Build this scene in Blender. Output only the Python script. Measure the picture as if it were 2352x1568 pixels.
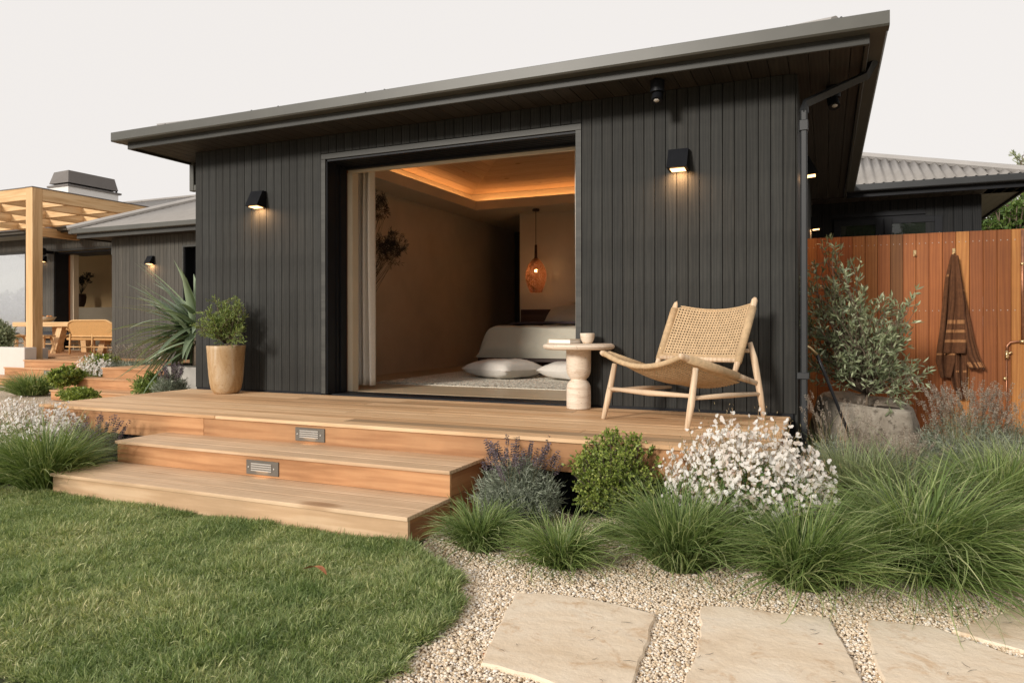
import bpy, math, random
import numpy as np
from mathutils import Vector, Matrix, noise
PI=math.pi
random.seed(7); rng=np.random.default_rng(11)
for o in list(bpy.data.objects): bpy.data.objects.remove(o)
S=bpy.context.scene; COL=S.collection
# ---------------------------------------------------------------- camera, sky, sun, exposure
A=math.radians(23.69); H=1.16; FPX=1646.0; HY=748.3
cam=bpy.data.cameras.new('camera'); co=bpy.data.objects.new('camera',cam); COL.objects.link(co)
cam.sensor_width=36; cam.lens=FPX/2352*36; cam.shift_y=-(784-HY)/2352; cam.clip_start=.05; cam.clip_end=5000
co.location=(0,0,H); co.rotation_euler=(PI/2,math.radians(0.05),A); S.camera=co
SUN=Vector((-.36,-1,.36)).normalized()
w=bpy.data.worlds.new('World'); S.world=w; w.use_nodes=True
nt=w.node_tree; nt.nodes.clear()
sky=nt.nodes.new('ShaderNodeTexSky'); sky.sky_type='NISHITA'; sky.sun_disc=False
sky.sun_elevation=math.asin(SUN.z); sky.sun_rotation=math.atan2(SUN.x,SUN.y)
sky.air_density=1; sky.dust_density=4; sky.ozone_density=1
hs=nt.nodes.new('ShaderNodeHueSaturation'); hs.inputs['Saturation'].default_value=.12
mx=nt.nodes.new('ShaderNodeMix'); mx.data_type='RGBA'; mx.inputs[0].default_value=.9
mx.inputs[7].default_value=(9.55,9.15,8.85,1)
bg=nt.nodes.new('ShaderNodeBackground'); bg.inputs[1].default_value=.1
wo=nt.nodes.new('ShaderNodeOutputWorld')
nt.links.new(sky.outputs[0],hs.inputs['Color']); nt.links.new(hs.outputs[0],mx.inputs[6])
nt.links.new(mx.outputs[2],bg.inputs[0]); nt.links.new(bg.outputs[0],wo.inputs[0])
sl=bpy.data.lights.new('sun','SUN'); sl.energy=3.0; sl.angle=math.radians(10); sl.color=(1,.93,.84)
so=bpy.data.objects.new('sun',sl); COL.objects.link(so); so.rotation_euler=SUN.to_track_quat('Z','Y').to_euler()
S.view_settings.view_transform='Standard'; S.view_settings.look='None'
S.view_settings.exposure=0; S.view_settings.gamma=1; S.view_settings.use_curve_mapping=False
S.render.engine='CYCLES'
try:
    S.cycles.max_bounces=8; S.cycles.diffuse_bounces=4; S.cycles.transparent_max_bounces=12; S.cycles.sample_clamp_indirect=6
except Exception: pass
# ---------------------------------------------------------------- measuring helpers (survey of the place)
ca,sa=math.cos(A),math.sin(A)
def ray(x,y):
    a=(x-1176)/FPX; b=(HY-y)/FPX
    return (-sa+a*ca, ca+a*sa, b)
def PY(x,y,Y):
    r=ray(x,y); t=Y/r[1]; return Vector((r[0]*t,Y,H+r[2]*t))
def PZ(x,y,z=0):
    r=ray(x,y); t=(z-H)/r[2]; return Vector((r[0]*t,r[1]*t,z))
def PD(x,y,d):
    r=ray(x,y); return Vector((r[0]*d,r[1]*d,H+r[2]*d))
# ---------------------------------------------------------------- mesh helpers
class MB:
    def __init__(s): s.v=[]; s.f=[]
    def add(s,v,f):
        n=len(s.v); s.v+= [tuple(p) for p in v]; s.f+= [tuple(i+n for i in q) for q in f]; return s
    def box(s,x0,x1,y0,y1,z0,z1,c=0,M=None):
        if x0>x1:x0,x1=x1,x0
        if y0>y1:y0,y1=y1,y0
        if z0>z1:z0,z1=z1,z0
        X=(x0,x1);Y=(y0,y1);Z=(z0,z1)
        if not c:
            v=[Vector((X[i],Y[j],Z[k])) for i in (0,1) for j in (0,1) for k in (0,1)]
            f=[(0,1,3,2),(4,6,7,5),(0,4,5,1),(2,3,7,6),(0,2,6,4),(1,5,7,3)]
        else:
            v=[];ix={}
            for i in (0,1):
                for j in (0,1):
                    for k in (0,1):
                        sx=c if i==0 else -c; sy=c if j==0 else -c; sz=c if k==0 else -c
                        for a,p in enumerate(((X[i],Y[j]+sy,Z[k]+sz),(X[i]+sx,Y[j],Z[k]+sz),(X[i]+sx,Y[j]+sy,Z[k]))):
                            ix[(i,j,k,a)]=len(v); v.append(Vector(p))
            f=[]
            f.append([ix[(0,j,k,0)] for j,k in ((0,0),(0,1),(1,1),(1,0))]); f.append([ix[(1,j,k,0)] for j,k in ((0,0),(1,0),(1,1),(0,1))])
            f.append([ix[(i,0,k,1)] for i,k in ((0,0),(1,0),(1,1),(0,1))]); f.append([ix[(i,1,k,1)] for i,k in ((0,0),(0,1),(1,1),(1,0))])
            f.append([ix[(i,j,0,2)] for i,j in ((0,0),(0,1),(1,1),(1,0))]); f.append([ix[(i,j,1,2)] for i,j in ((0,0),(1,0),(1,1),(0,1))])
            for i in (0,1):
                for j in (0,1): f.append([ix[(i,j,0,0)],ix[(i,j,0,1)],ix[(i,j,1,1)],ix[(i,j,1,0)]])
                for k in (0,1): f.append([ix[(i,0,k,0)],ix[(i,0,k,2)],ix[(i,1,k,2)],ix[(i,1,k,0)]])
            for j in (0,1):
                for k in (0,1): f.append([ix[(0,j,k,1)],ix[(0,j,k,2)],ix[(1,j,k,2)],ix[(1,j,k,1)]])
            for i in (0,1):
                for j in (0,1):
                    for k in (0,1): f.append([ix[(i,j,k,a)] for a in (0,1,2)])
        if M: v=[M@p for p in v]
        return s.add(v,f)
    def prism(s,poly,z0,z1,inset=0):
        n=len(poly); c=Vector((sum(p[0] for p in poly)/n,sum(p[1] for p in poly)/n,0))
        v=[Vector((p[0],p[1],z0)) for p in poly]
        if inset:
            v+=[Vector((p[0],p[1],z1-inset)) for p in poly]
            for p in poly:
                d=Vector((p[0],p[1],0))-c; v.append(Vector((p[0],p[1],z1))-d.normalized()*inset)
        else: v+=[Vector((p[0],p[1],z1)) for p in poly]
        L=len(v)//n; f=[]
        for l in range(L-1):
            for i in range(n): j=(i+1)%n; f.append((l*n+i,l*n+j,(l+1)*n+j,(l+1)*n+i))
        f.append(tuple(reversed(range(n)))); f.append(tuple(range((L-1)*n,L*n)))
        return s.add(v,f)
    def hex(s,b,t):   # two quads of four points each
        return s.add(list(b)+list(t),[(3,2,1,0),(4,5,6,7),(0,1,5,4),(1,2,6,5),(2,3,7,6),(3,0,4,7)])
    def tube(s,pts,rad,n=8,cap=True):
        pts=[Vector(p) for p in pts]
        if not hasattr(rad,'__len__'): rad=[rad]*len(pts)
        v=[];f=[]; up=None
        for i,p in enumerate(pts):
            t=(pts[min(i+1,len(pts)-1)]-pts[max(i-1,0)])
            t=t.normalized() if t.length>1e-9 else Vector((0,0,1))
            if up is None:
                up=Vector((0,0,1)) if abs(t.z)<.9 else Vector((1,0,0))
            a=t.cross(up); a=a.normalized() if a.length>1e-6 else t.orthogonal().normalized()
            b=a.cross(t).normalized(); up=b
            for k in range(n):
                q=2*PI*k/n; v.append(p+(a*math.cos(q)+b*math.sin(q))*rad[i])
        m=len(pts)
        for i in range(m-1):
            for k in range(n): l=(k+1)%n; f.append((i*n+k,i*n+l,(i+1)*n+l,(i+1)*n+k))
        if cap: f.append(tuple(reversed(range(n)))); f.append(tuple(range((m-1)*n,m*n)))
        return s.add(v,f)
    def lathe(s,prof,c=(0,0,0),n=24,close=False):
        v=[];f=[]; m=len(prof)
        for r,z in prof:
            for k in range(n): q=2*PI*k/n; v.append((c[0]+r*math.cos(q),c[1]+r*math.sin(q),c[2]+z))
        for i in range(m-1):
            for k in range(n): l=(k+1)%n; f.append((i*n+k,i*n+l,(i+1)*n+l,(i+1)*n+k))
        if prof[0][0]>1e-4: f.append(tuple(reversed(range(n))))
        if prof[-1][0]>1e-4 and not close: f.append(tuple(range((m-1)*n,m*n)))
        return s.add(v,f)
    def ball(s,c,r,n=10,m=7):
        r=r if hasattr(r,'__len__') else (r,r,r)
        v=[];f=[]
        for i in range(m+1):
            t=PI*i/m
            for k in range(n):
                q=2*PI*k/n; v.append((c[0]+r[0]*math.sin(t)*math.cos(q),c[1]+r[1]*math.sin(t)*math.sin(q),c[2]-r[2]*math.cos(t)))
        for i in range(m):
            for k in range(n): l=(k+1)%n; f.append((i*n+k,i*n+l,(i+1)*n+l,(i+1)*n+k))
        return s.add(v,f)
    def grid(s,fn,nu,nv,keep=None,wrap=False):
        v=[fn(i/nu,j/nv) for j in range(nv+1) for i in range(nu+(0 if wrap else 1))]
        W=nu if wrap else nu+1; f=[]
        for j in range(nv):
            for i in range(nu):
                if keep and not keep(i,j): continue
                k=(i+1)%W if wrap else i+1
                f.append((j*W+i,j*W+k,(j+1)*W+k,(j+1)*W+i))
        return s.add(v,f)
    def mesh(s,name):
        me=bpy.data.meshes.new(name); me.from_pydata(s.v,[],s.f); me.validate(); me.update(); return me
def wloc(o):
    p=Vector(o.location)
    while o.parent: o=o.parent; p=p+Vector(o.location)
    return p
def link(name,me,mat,parent=None,smooth=False,at=None):
    o=bpy.data.objects.new(name,me); COL.objects.link(o)
    if mat and not me.materials: me.materials.append(mat)
    if parent: o.parent=parent; o.location=-wloc(parent) if at is None else at
    elif at is not None: o.location=at
    if smooth is True:
        me.polygons.foreach_set('use_smooth',[True]*len(me.polygons))
    elif smooth:
        me.polygons.foreach_set('use_smooth',[True]*len(me.polygons)); me.set_sharp_from_angle(angle=math.radians(smooth))
    return o
def fixn(me):
    import bmesh
    b=bmesh.new(); b.from_mesh(me); bmesh.ops.recalc_face_normals(b,faces=b.faces); b.to_mesh(me); b.free()
def part(name,mb,mat,parent=None,smooth=False,label=None,stuff=False,bev=0,nrm=True):
    me=mb.mesh(name) if isinstance(mb,MB) else mb
    if nrm: fixn(me)
    o=link(name,me,mat,parent,smooth)
    if label: o['label']=label
    if stuff: o['kind']='stuff'
    if bev:
        m=o.modifiers.new('b','BEVEL'); m.width=bev; m.segments=2; m.limit_method='ANGLE'
    return o
def tag(o,label=None,cat=None,group=None,kind=None):
    if label: o['label']=label
    if cat: o['category']=cat
    if group: o['group']=group
    if kind: o['kind']=kind
    return o
def thing(name,label,cat,loc=(0,0,0),group=None):
    o=bpy.data.objects.new(name,None); COL.objects.link(o); o.location=loc; o.empty_display_size=.1
    return tag(o,label,cat,group)
def solo(name,mb,mat,label,cat,group=None,smooth=False,kind=None,bev=0):
    return tag(part(name,mb,mat,None,smooth,bev=bev),label,cat,group,kind)
def copy_tree(o,parent=None):
    c=o.copy(); COL.objects.link(c); c.parent=parent
    for ch in list(o.children): copy_tree(ch,c)
    return c
# ---------------------------------------------------------------- materials
def mat(name):
    m=bpy.data.materials.new(name); m.use_nodes=True; return m,m.node_tree,m.node_tree.nodes['Principled BSDF']
def N(t,k,**kw):
    n=t.nodes.new(k)
    for a,b in kw.items(): setattr(n,a,b)
    return n
def ramp(t,stops,src,interp='LINEAR'):
    r=N(t,'ShaderNodeValToRGB'); r.color_ramp.interpolation=interp
    e=r.color_ramp.elements
    while len(e)<len(stops): e.new(.5)
    for k,(p,c) in enumerate(stops): e[k].position=p; e[k].color=(*c,1) if len(c)==3 else c
    t.links.new(src,r.inputs[0]); return r.outputs[0]
def noi(t,vec,scale=5,detail=4,rough=.6,dist=0):
    n=N(t,'ShaderNodeTexNoise'); n.inputs['Scale'].default_value=scale; n.inputs['Detail'].default_value=detail
    n.inputs['Roughness'].default_value=rough; n.inputs['Distortion'].default_value=dist
    if vec is not None: t.links.new(vec,n.inputs['Vector'])
    return n.outputs[0]
def vec(t,scale=(1,1,1),rnd=True):
    tc=N(t,'ShaderNodeTexCoord'); mp=N(t,'ShaderNodeMapping'); mp.inputs['Scale'].default_value=scale
    if rnd:
        oi=N(t,'ShaderNodeObjectInfo'); mm=N(t,'ShaderNodeVectorMath',operation='SCALE'); mm.inputs[0].default_value=(13.7,17.3,11.9)
        t.links.new(oi.outputs['Random'],mm.inputs['Scale'])
        ad=N(t,'ShaderNodeVectorMath',operation='ADD'); t.links.new(tc.outputs['Object'],ad.inputs[0]); t.links.new(mm.outputs[0],ad.inputs[1])
        t.links.new(ad.outputs[0],mp.inputs['Vector'])
    else: t.links.new(tc.outputs['Object'],mp.inputs['Vector'])
    return mp.outputs[0]
def mul(t,a,b,f=1.0,mode='MULTIPLY'):
    m=N(t,'ShaderNodeMix',data_type='RGBA',blend_type=mode); m.inputs[0].default_value=f
    for i,s in ((6,a),(7,b)):
        if hasattr(s,'links'): t.links.new(s,m.inputs[i])
        else: m.inputs[i].default_value=(*s,1)
    return m.outputs[2]
def bump(t,b,h,strength=.2,dist=.01):
    n=N(t,'ShaderNodeBump'); n.inputs['Strength'].default_value=strength; n.inputs['Distance'].default_value=dist
    t.links.new(h,n.inputs['Height']); t.links.new(n.outputs[0],b.inputs['Normal'])
def wood(name,dark,mid,light,axis,var=.3,rough=.6,g=60,bmp=.15,knot=0,stain=0,spec=.3,stretch=.06):
    m,t,b=mat(name)
    s=[g,g,g]; s['XYZ'.index(axis)]=g*stretch
    v=vec(t,tuple(s)); f=noi(t,v,1,6,.65,.4)
    s2=[7,7,7]; s2['XYZ'.index(axis)]=.5
    v2=vec(t,tuple(s2)); f2=noi(t,v2,1,3,.55,1.2)
    wv=N(t,'ShaderNodeTexWave',wave_type='BANDS'); wv.bands_direction={'X':'Y','Y':'X','Z':'X'}[axis]
    wv.inputs['Scale'].default_value=1.6; wv.inputs['Distortion'].default_value=9; wv.inputs['Detail'].default_value=3; wv.inputs['Detail Scale'].default_value=1.1
    t.links.new(v2,wv.inputs['Vector'])
    a=N(t,'ShaderNodeMix',data_type='FLOAT'); a.inputs[0].default_value=.55; t.links.new(f,a.inputs[2]); t.links.new(f2,a.inputs[3])
    a2=N(t,'ShaderNodeMix',data_type='FLOAT'); a2.inputs[0].default_value=.22; t.links.new(a.outputs[0],a2.inputs[2]); t.links.new(wv.outputs[1],a2.inputs[3])
    c=ramp(t,[(.28,dark),(.5,mid),(.72,light)],a2.outputs[0])
    oi=N(t,'ShaderNodeObjectInfo')
    r2=ramp(t,[(0,(1-var,)*3),(.35,(1-var*.2,1-var*.35,1-var*.5)),(.7,(1,1,1)),(1,(1+var*.35,)*3)],oi.outputs['Random'])
    c=mul(t,c,r2)
    if knot:
        kv=N(t,'ShaderNodeTexVoronoi'); kv.inputs['Scale'].default_value=knot
        ks=[1.6,1.6,1.6]; ks['XYZ'.index(axis)]=.55
        t.links.new(vec(t,tuple(ks)),kv.inputs['Vector'])
        kc=ramp(t,[(.0,(.35,.25,.2)),(.06,(.6,.5,.42)),(.1,(1,1,1))],kv.outputs['Distance']); c=mul(t,c,kc,.9)
    if stain:
        sv=noi(t,vec(t,(2.2,2.2,2.2),False),1,5,.6); c=mul(t,c,ramp(t,[(.35,(1-stain,)*3),(.65,(1+stain*.4,)*3)],sv))
    t.links.new(c,b.inputs['Base Color']); b.inputs['Roughness'].default_value=rough; b.inputs['Specular IOR Level'].default_value=spec
    bump(t,b,f,bmp,.004); return m
def plain(name,col,rough=.6,metal=0,n=0,ns=8,bmp=0,bs=60,spec=.4,var=0,stretch=(1,1,1)):
    m,t,b=mat(name); c=None
    if n:
        f=noi(t,vec(t,tuple(ns*q for q in stretch)),1,6,.62,.3)
        c=ramp(t,[(.3,tuple(x*(1-n) for x in col)),(.55,col),(.75,tuple(min(1,x*(1+n*.7)) for x in col))],f)
    if var:
        oi=N(t,'ShaderNodeObjectInfo'); r=ramp(t,[(0,(1-var,)*3),(1,(1+var,)*3)],oi.outputs['Random']); c=mul(t,c if c else col,r)
    if c: t.links.new(c,b.inputs['Base Color'])
    else: b.inputs['Base Color'].default_value=(*col,1)
    b.inputs['Roughness'].default_value=rough; b.inputs['Metallic'].default_value=metal; b.inputs['Specular IOR Level'].default_value=spec
    if bmp: bump(t,b,noi(t,vec(t,(bs,)*3),1,5,.6),bmp,.006)
    return m
def emit(name,col,s):
    m,t,b=mat(name); b.inputs['Base Color'].default_value=(*col,1); b.inputs['Emission Color'].default_value=(*col,1); b.inputs['Emission Strength'].default_value=s; return m
def leafm(name,stops,trans=.3,rough=.5,spec=.35,obj=0.0,tint=(1.3,1.35,.8),gain=1.55):
    m,t,b=mat(name); stops=[(p,tuple(min(.93,x*gain) for x in c)) for p,c in stops]
    at=N(t,'ShaderNodeAttribute'); at.attribute_name='rnd'
    c=ramp(t,stops,at.outputs['Fac'])
    if obj:
        oi=N(t,'ShaderNodeObjectInfo'); c=mul(t,c,ramp(t,[(0,(1-obj,1-obj*.8,1-obj)),(1,(1+obj*.6,1+obj*.5,1+obj*.3))],oi.outputs['Random']))
    t.links.new(c,b.inputs['Base Color']); b.inputs['Roughness'].default_value=rough; b.inputs['Specular IOR Level'].default_value=spec
    tr=N(t,'ShaderNodeBsdfTranslucent'); t.links.new(mul(t,c,tint),tr.inputs[0])
    ms=N(t,'ShaderNodeMixShader'); ms.inputs[0].default_value=trans
    t.links.new(b.outputs[0],ms.inputs[1]); t.links.new(tr.outputs[0],ms.inputs[2]); t.links.new(ms.outputs[0],t.nodes['Material Output'].inputs[0])
    return m
M={}
def fence_tint(m):
    t=m.node_tree; b=t.nodes['Principled BSDF']; l=b.inputs['Base Color'].links[0]; src=l.from_socket; t.links.remove(l)
    oi=N(t,'ShaderNodeObjectInfo'); w_=N(t,'ShaderNodeMath',operation='MULTIPLY'); w_.inputs[1].default_value=7.31; t.links.new(oi.outputs['Random'],w_.inputs[0])
    f_=N(t,'ShaderNodeMath',operation='FRACT'); t.links.new(w_.outputs[0],f_.inputs[0])
    r=ramp(t,[(0,(.62,.55,.6)),(.25,(.92,.85,.8)),(.6,(1.05,1.05,1.0)),(.85,(1.2,1.45,1.5)),(1,(1.3,1.7,1.8))],f_.outputs[0]); t.links.new(mul(t,src,r),b.inputs['Base Color'])
M['clad']=wood('dark_cladding',(.024,.0245,.023),(.033,.0335,.031),(.046,.0455,.041),'Z',.2,.62,60,.10,0,.3,.18)
M['clad_shaded']=wood('shaded_cladding',(.012,.013,.014),(.020,.021,.022),(.032,.032,.032),'Z',.16,.6,75,.12,0,.15,.12)  # dark cladding made near black; the rear wing's shade is in the colour
M['gutter_shaded']=plain('shaded_gutter_paint',(.028,.030,.032),.42,0,.14,2.5)  # gutter paint darkened; shade on wing gutters and downpipe is in the colour
M['clad_far']=wood('far_cladding',(.055,.052,.046),(.08,.075,.064),(.12,.11,.092),'Z',.14,.6,75,.1,0,.12,.2)
M['soffit']=wood('soffit_board',(.022,.018,.015),(.036,.031,.026),(.055,.046,.036),'Y',.2,.55,50,.2)
M['soffit_green']=wood('green_soffit_board',(.10,.10,.075),(.14,.135,.10),(.17,.16,.125),'Y',.1,.55,50,.1)
M['black']=plain('black_paint',(.010,.011,.014),.5,0,.3,6,spec=.2)
M['gutter']=plain('gutter_paint',(.085,.084,.073),.42,0,.14,2.5,0,60,.4,0,(1,1,1))
M['trim']=wood('trim_board',(.032,.032,.029),(.046,.046,.041),(.064,.063,.056),'X',.1,.5,40,.2)
M['deck']=wood('deck_board',(.50,.29,.145),(.68,.445,.25),(.80,.585,.37),'X',.5,.55,20,.08,1.2,.08,.3,.04)
M['tread']=wood('tread_board',(.47,.31,.18),(.62,.43,.27),(.73,.54,.36),'X',.28,.6,20,.08,1.0,.12,.3,.04)
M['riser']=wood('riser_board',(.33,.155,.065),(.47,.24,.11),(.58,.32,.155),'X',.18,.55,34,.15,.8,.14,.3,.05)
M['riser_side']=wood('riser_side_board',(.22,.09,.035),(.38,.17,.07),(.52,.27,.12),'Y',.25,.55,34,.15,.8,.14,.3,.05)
M['far_deck']=wood('far_deck_board',(.40,.20,.09),(.56,.31,.155),(.64,.39,.21),'X',.15,.6,30,.1)
M['fence']=wood('fence_board',(.25,.076,.018),(.315,.105,.026),(.385,.140,.038),'Z',.66,.45,20,.0,0,.14,.4,.05)
fence_tint(M['fence'])
M['cedar']=wood('cedar_beam',(.52,.31,.14),(.68,.44,.22),(.78,.55,.31),'Y',.08,.6,18,.08)
M['cedarx']=wood('cedar_beam_x',(.52,.31,.14),(.68,.44,.22),(.78,.55,.31),'X',.08,.6,18,.08)
M['cedarz']=wood('cedar_post',(.52,.31,.14),(.68,.44,.22),(.78,.55,.31),'Z',.08,.6,18,.08)
M['oak']=wood('oak_floor',(.42,.31,.19),(.52,.40,.26),(.60,.47,.32),'X',.12,.35,30,.05)
M['pine']=wood('pine_ceiling',(.40,.27,.16),(.46,.32,.20),(.52,.38,.25),'X',.08,.6,22,.05,3.2)
M['piney']=wood('pine_ceiling_y',(.40,.27,.16),(.46,.32,.20),(.52,.38,.25),'Y',.08,.6,22,.05,3.2)
M['plaster']=plain('limewash_plaster',(.62,.52,.40),.9,0,.12,1.6,.15,30)
M['plaster_l']=plain('pale_plaster',(.62,.53,.40),.9,0,.08,1.5)
M['cream']=plain('cream_jamb',(.62,.52,.38),.7,0,.05,3)
M['curtain']=plain('linen_curtain',(.80,.73,.64),.9,0,.08,60,.3,400)
M['walnut']=wood('walnut',(.035,.018,.014),(.06,.032,.024),(.09,.05,.036),'X',.1,.45,30,.05)
M['teak']=wood('raw_teak',(.52,.36,.23),(.68,.51,.35),(.78,.62,.45),'Z',.1,.6,26,.12)
M['teakx']=plain('raw_teak_plain',(.68,.51,.35),.6,0,.12,5)
M['rope']=plain('woven_rope',(.56,.40,.235),.85,0,.22,30,.6,260)
M['trav']=None
M['stone']=None
M['concrete']=plain('concrete',(.42,.40,.365),.85,0,.25,5,.3,40)
M['render']=plain('pale_render',(.66,.61,.56),.9,0,.06,2)
M['brass']=plain('brass',(.62,.46,.25),.35,.9,.2,20)
M['copper']=plain('copper_pipe',(.42,.20,.12),.4,.85,.35,12)
M['metal']=plain('bronze_plate',(.15,.135,.115),.5,.35,.12,20)
M['lens']=plain('frosted_glass',(.45,.42,.38),.35)
M['roof']=plain('zinc_roof',(.30,.28,.26),.5,.15,.12,3)
M['roofcap']=plain('zinc_cap',(.40,.38,.36),.45,.15,.1,3)  # paler zinc for the hip and ridge caps
M['chim']=plain('chimney_cap_paint',(.165,.15,.14),.6,0,.06,3)
M['white']=plain('white_paint',(.78,.76,.73),.7)
M['linen']=plain('linen_white',(.68,.64,.58),.9,0,.05,20,.3,200)
M['duvet']=plain('sage_linen',(.50,.47,.385),.9,0,.05,12,.3,140)
M['darkthrow']=plain('plum_linen',(.07,.05,.055),.9,0,.1,20,.3,140)
M['rug']=plain('wool_rug',(.68,.63,.53),.95,0,.5,70,.8,120)
M['rattan']=plain('rattan',(.60,.33,.12),.55,0,.3,60,.5,150)
M['rattanpole']=plain('rattan_pole',(.66,.40,.17),.5,0,.2,25)
M['cushion']=plain('charcoal_cushion',(.045,.045,.05),.9,0,.1,20)
M['cushion2']=plain('grey_cushion',(.14,.14,.145),.9,0,.1,20)
M['towel']=plain('brown_towel',(.125,.05,.02),.95,0,.35,40,.9,220)
M['towelband']=plain('towel_band',(.34,.16,.065),.9,0,.2,60,.4,300)
M['rubber']=plain('black_hose',(.012,.012,.014),.4)
M['soil']=plain('soil',(.055,.04,.028),.95,0,.4,20,.8,60)
M['bark']=plain('bark',(.16,.12,.085),.9,0,.4,18,.6,60)
M['barkd']=plain('dark_bark',(.10,.075,.055),.9,0,.4,18,.6,60)
M['lawnbase']=plain('lawn_soil',(.05,.06,.025),.95,0,.4,14,.5,60)
M['dryleaf']=plain('dry_leaf',(.50,.20,.09),.6,0,.3,30)
def mk_glass(name,rough=.02,tint=(.9,.92,.92),op=.35):
    m,t,b=mat(name); b.inputs['Base Color'].default_value=(.02,.025,.02,1); b.inputs['Roughness'].default_value=rough
    b.inputs['Specular IOR Level'].default_value=.8
    tr=N(t,'ShaderNodeBsdfTransparent'); tr.inputs[0].default_value=(*tint,1); ms=N(t,'ShaderNodeMixShader'); ms.inputs[0].default_value=op
    t.links.new(tr.outputs[0],ms.inputs[1]); t.links.new(b.outputs[0],ms.inputs[2]); t.links.new(ms.outputs[0],t.nodes['Material Output'].inputs[0]); return m
M['glass']=mk_glass('window_glass',.02,(.9,.92,.92),.8)
def mk_trav():
    m,t,b=mat('travertine'); v=vec(t,(3,3,22),False); f=noi(t,v,1,7,.65,1.1)
    c=ramp(t,[(.3,(.50,.36,.24)),(.42,(.66,.54,.42)),(.55,(.76,.66,.54)),(.7,(.62,.47,.33))],f)
    p=noi(t,vec(t,(40,40,120),False),1,3,.5); c=mul(t,c,ramp(t,[(.28,(.45,.38,.3)),(.36,(1,1,1))],p))
    t.links.new(c,b.inputs['Base Color']); b.inputs['Roughness'].default_value=.55; bump(t,b,p,.25,.004); return m
M['trav']=mk_trav()
def mk_stone():
    m,t,b=mat('sandstone'); v=vec(t,(1.3,2.6,1),True); f=noi(t,v,1,8,.6,1.4)
    c=ramp(t,[(.3,(.66,.51,.35)),(.45,(.76,.62,.46)),(.6,(.80,.68,.53)),(.75,(.72,.63,.52))],f)
    f2=noi(t,vec(t,(7,7,7),True),1,6,.7,.6); c=mul(t,c,ramp(t,[(.33,(.78,.64,.5)),(.45,(1,1,1)),(.7,(1.04,1.04,1.03))],f2),.8)
    t.links.new(c,b.inputs['Base Color']); b.inputs['Roughness'].default_value=.8
    f3=noi(t,vec(t,(16,16,16),True),1,8,.65); bump(t,b,f3,.5,.015)
    f4=noi(t,vec(t,(55,110,55),True),1,5,.7); c=mul(t,c,ramp(t,[(.30,(.72,.62,.52)),(.38,(1,1,1)),(.68,(1,1,1)),(.76,(1.06,1.05,1.02))],f4),.7); t.links.new(c,b.inputs['Base Color']); return m
M['stone']=mk_stone()
def mk_boulder():
    m,t,b=mat('carved_boulder'); f=noi(t,vec(t,(5,5,5),False),1,9,.7,.5)
    c=ramp(t,[(.3,(.10,.085,.065)),(.45,(.24,.205,.16)),(.6,(.33,.29,.235)),(.75,(.42,.38,.32))],f)
    f2=noi(t,vec(t,(22,22,22),False),1,4,.6); c=mul(t,c,ramp(t,[(.33,(.3,.28,.25)),(.43,(1,1,1))],f2),.8)
    t.links.new(c,b.inputs['Base Color']); b.inputs['Roughness'].default_value=.9; bump(t,b,f,.8,.03); return m
M['boulder']=mk_boulder()
def mk_pot():
    m,t,b=mat('glazed_clay'); f=noi(t,vec(t,(5,5,2.2),False),1,7,.6,1.5)
    c=ramp(t,[(.3,(.30,.165,.065)),(.48,(.42,.27,.13)),(.6,(.50,.35,.20)),(.72,(.56,.44,.30))],f)
    f2=noi(t,vec(t,(60,60,60),False),1,4,.6); c=mul(t,c,ramp(t,[(.3,(.6,.45,.3)),(.42,(1,1,1))],f2),.8)
    t.links.new(c,b.inputs['Base Color']); b.inputs['Roughness'].default_value=.5; bump(t,b,f2,.2,.004); return m
M['pot']=mk_pot()
def mk_gravel(name='gravel',sc=85):
    m,t,b=mat(name); v=N(t,'ShaderNodeTexVoronoi'); v.inputs['Scale'].default_value=sc
    t.links.new(vec(t,(1,1,1),False),v.inputs['Vector'])
    sep=N(t,'ShaderNodeSeparateColor'); t.links.new(v.outputs['Color'],sep.inputs[0])
    c=ramp(t,[(0,(.42,.31,.20)),(.3,(.62,.49,.35)),(.6,(.72,.60,.46)),(1,(.82,.74,.64))],sep.outputs[0])
    c=mul(t,c,ramp(t,[(0,(1,1,1)),(.6,(.75,.7,.65)),(1,(.35,.3,.25))],v.outputs['Distance']),.7)
    t.links.new(c,b.inputs['Base Color']); b.inputs['Roughness'].default_value=.85
    iv=N(t,'ShaderNodeMath',operation='SUBTRACT'); iv.inputs[0].default_value=1; t.links.new(v.outputs['Distance'],iv.inputs[1]); bump(t,b,iv.outputs[0],.8,.01)
    return m
M['gravel']=mk_gravel()
def mk_pebble():
    m,t,b=mat('pebble'); oi=N(t,'ShaderNodeObjectInfo')
    c=ramp(t,[(0,(.44,.31,.18)),(.12,(.60,.46,.30)),(.35,(.70,.57,.42)),(.62,(.78,.66,.51)),(.85,(.84,.75,.63)),(.97,(.86,.82,.76)),(1,(.50,.47,.44))],oi.outputs['Random'])
    t.links.new(c,b.inputs['Base Color']); b.inputs['Roughness'].default_value=.7; return m
M['pebble']=mk_pebble()
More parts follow.
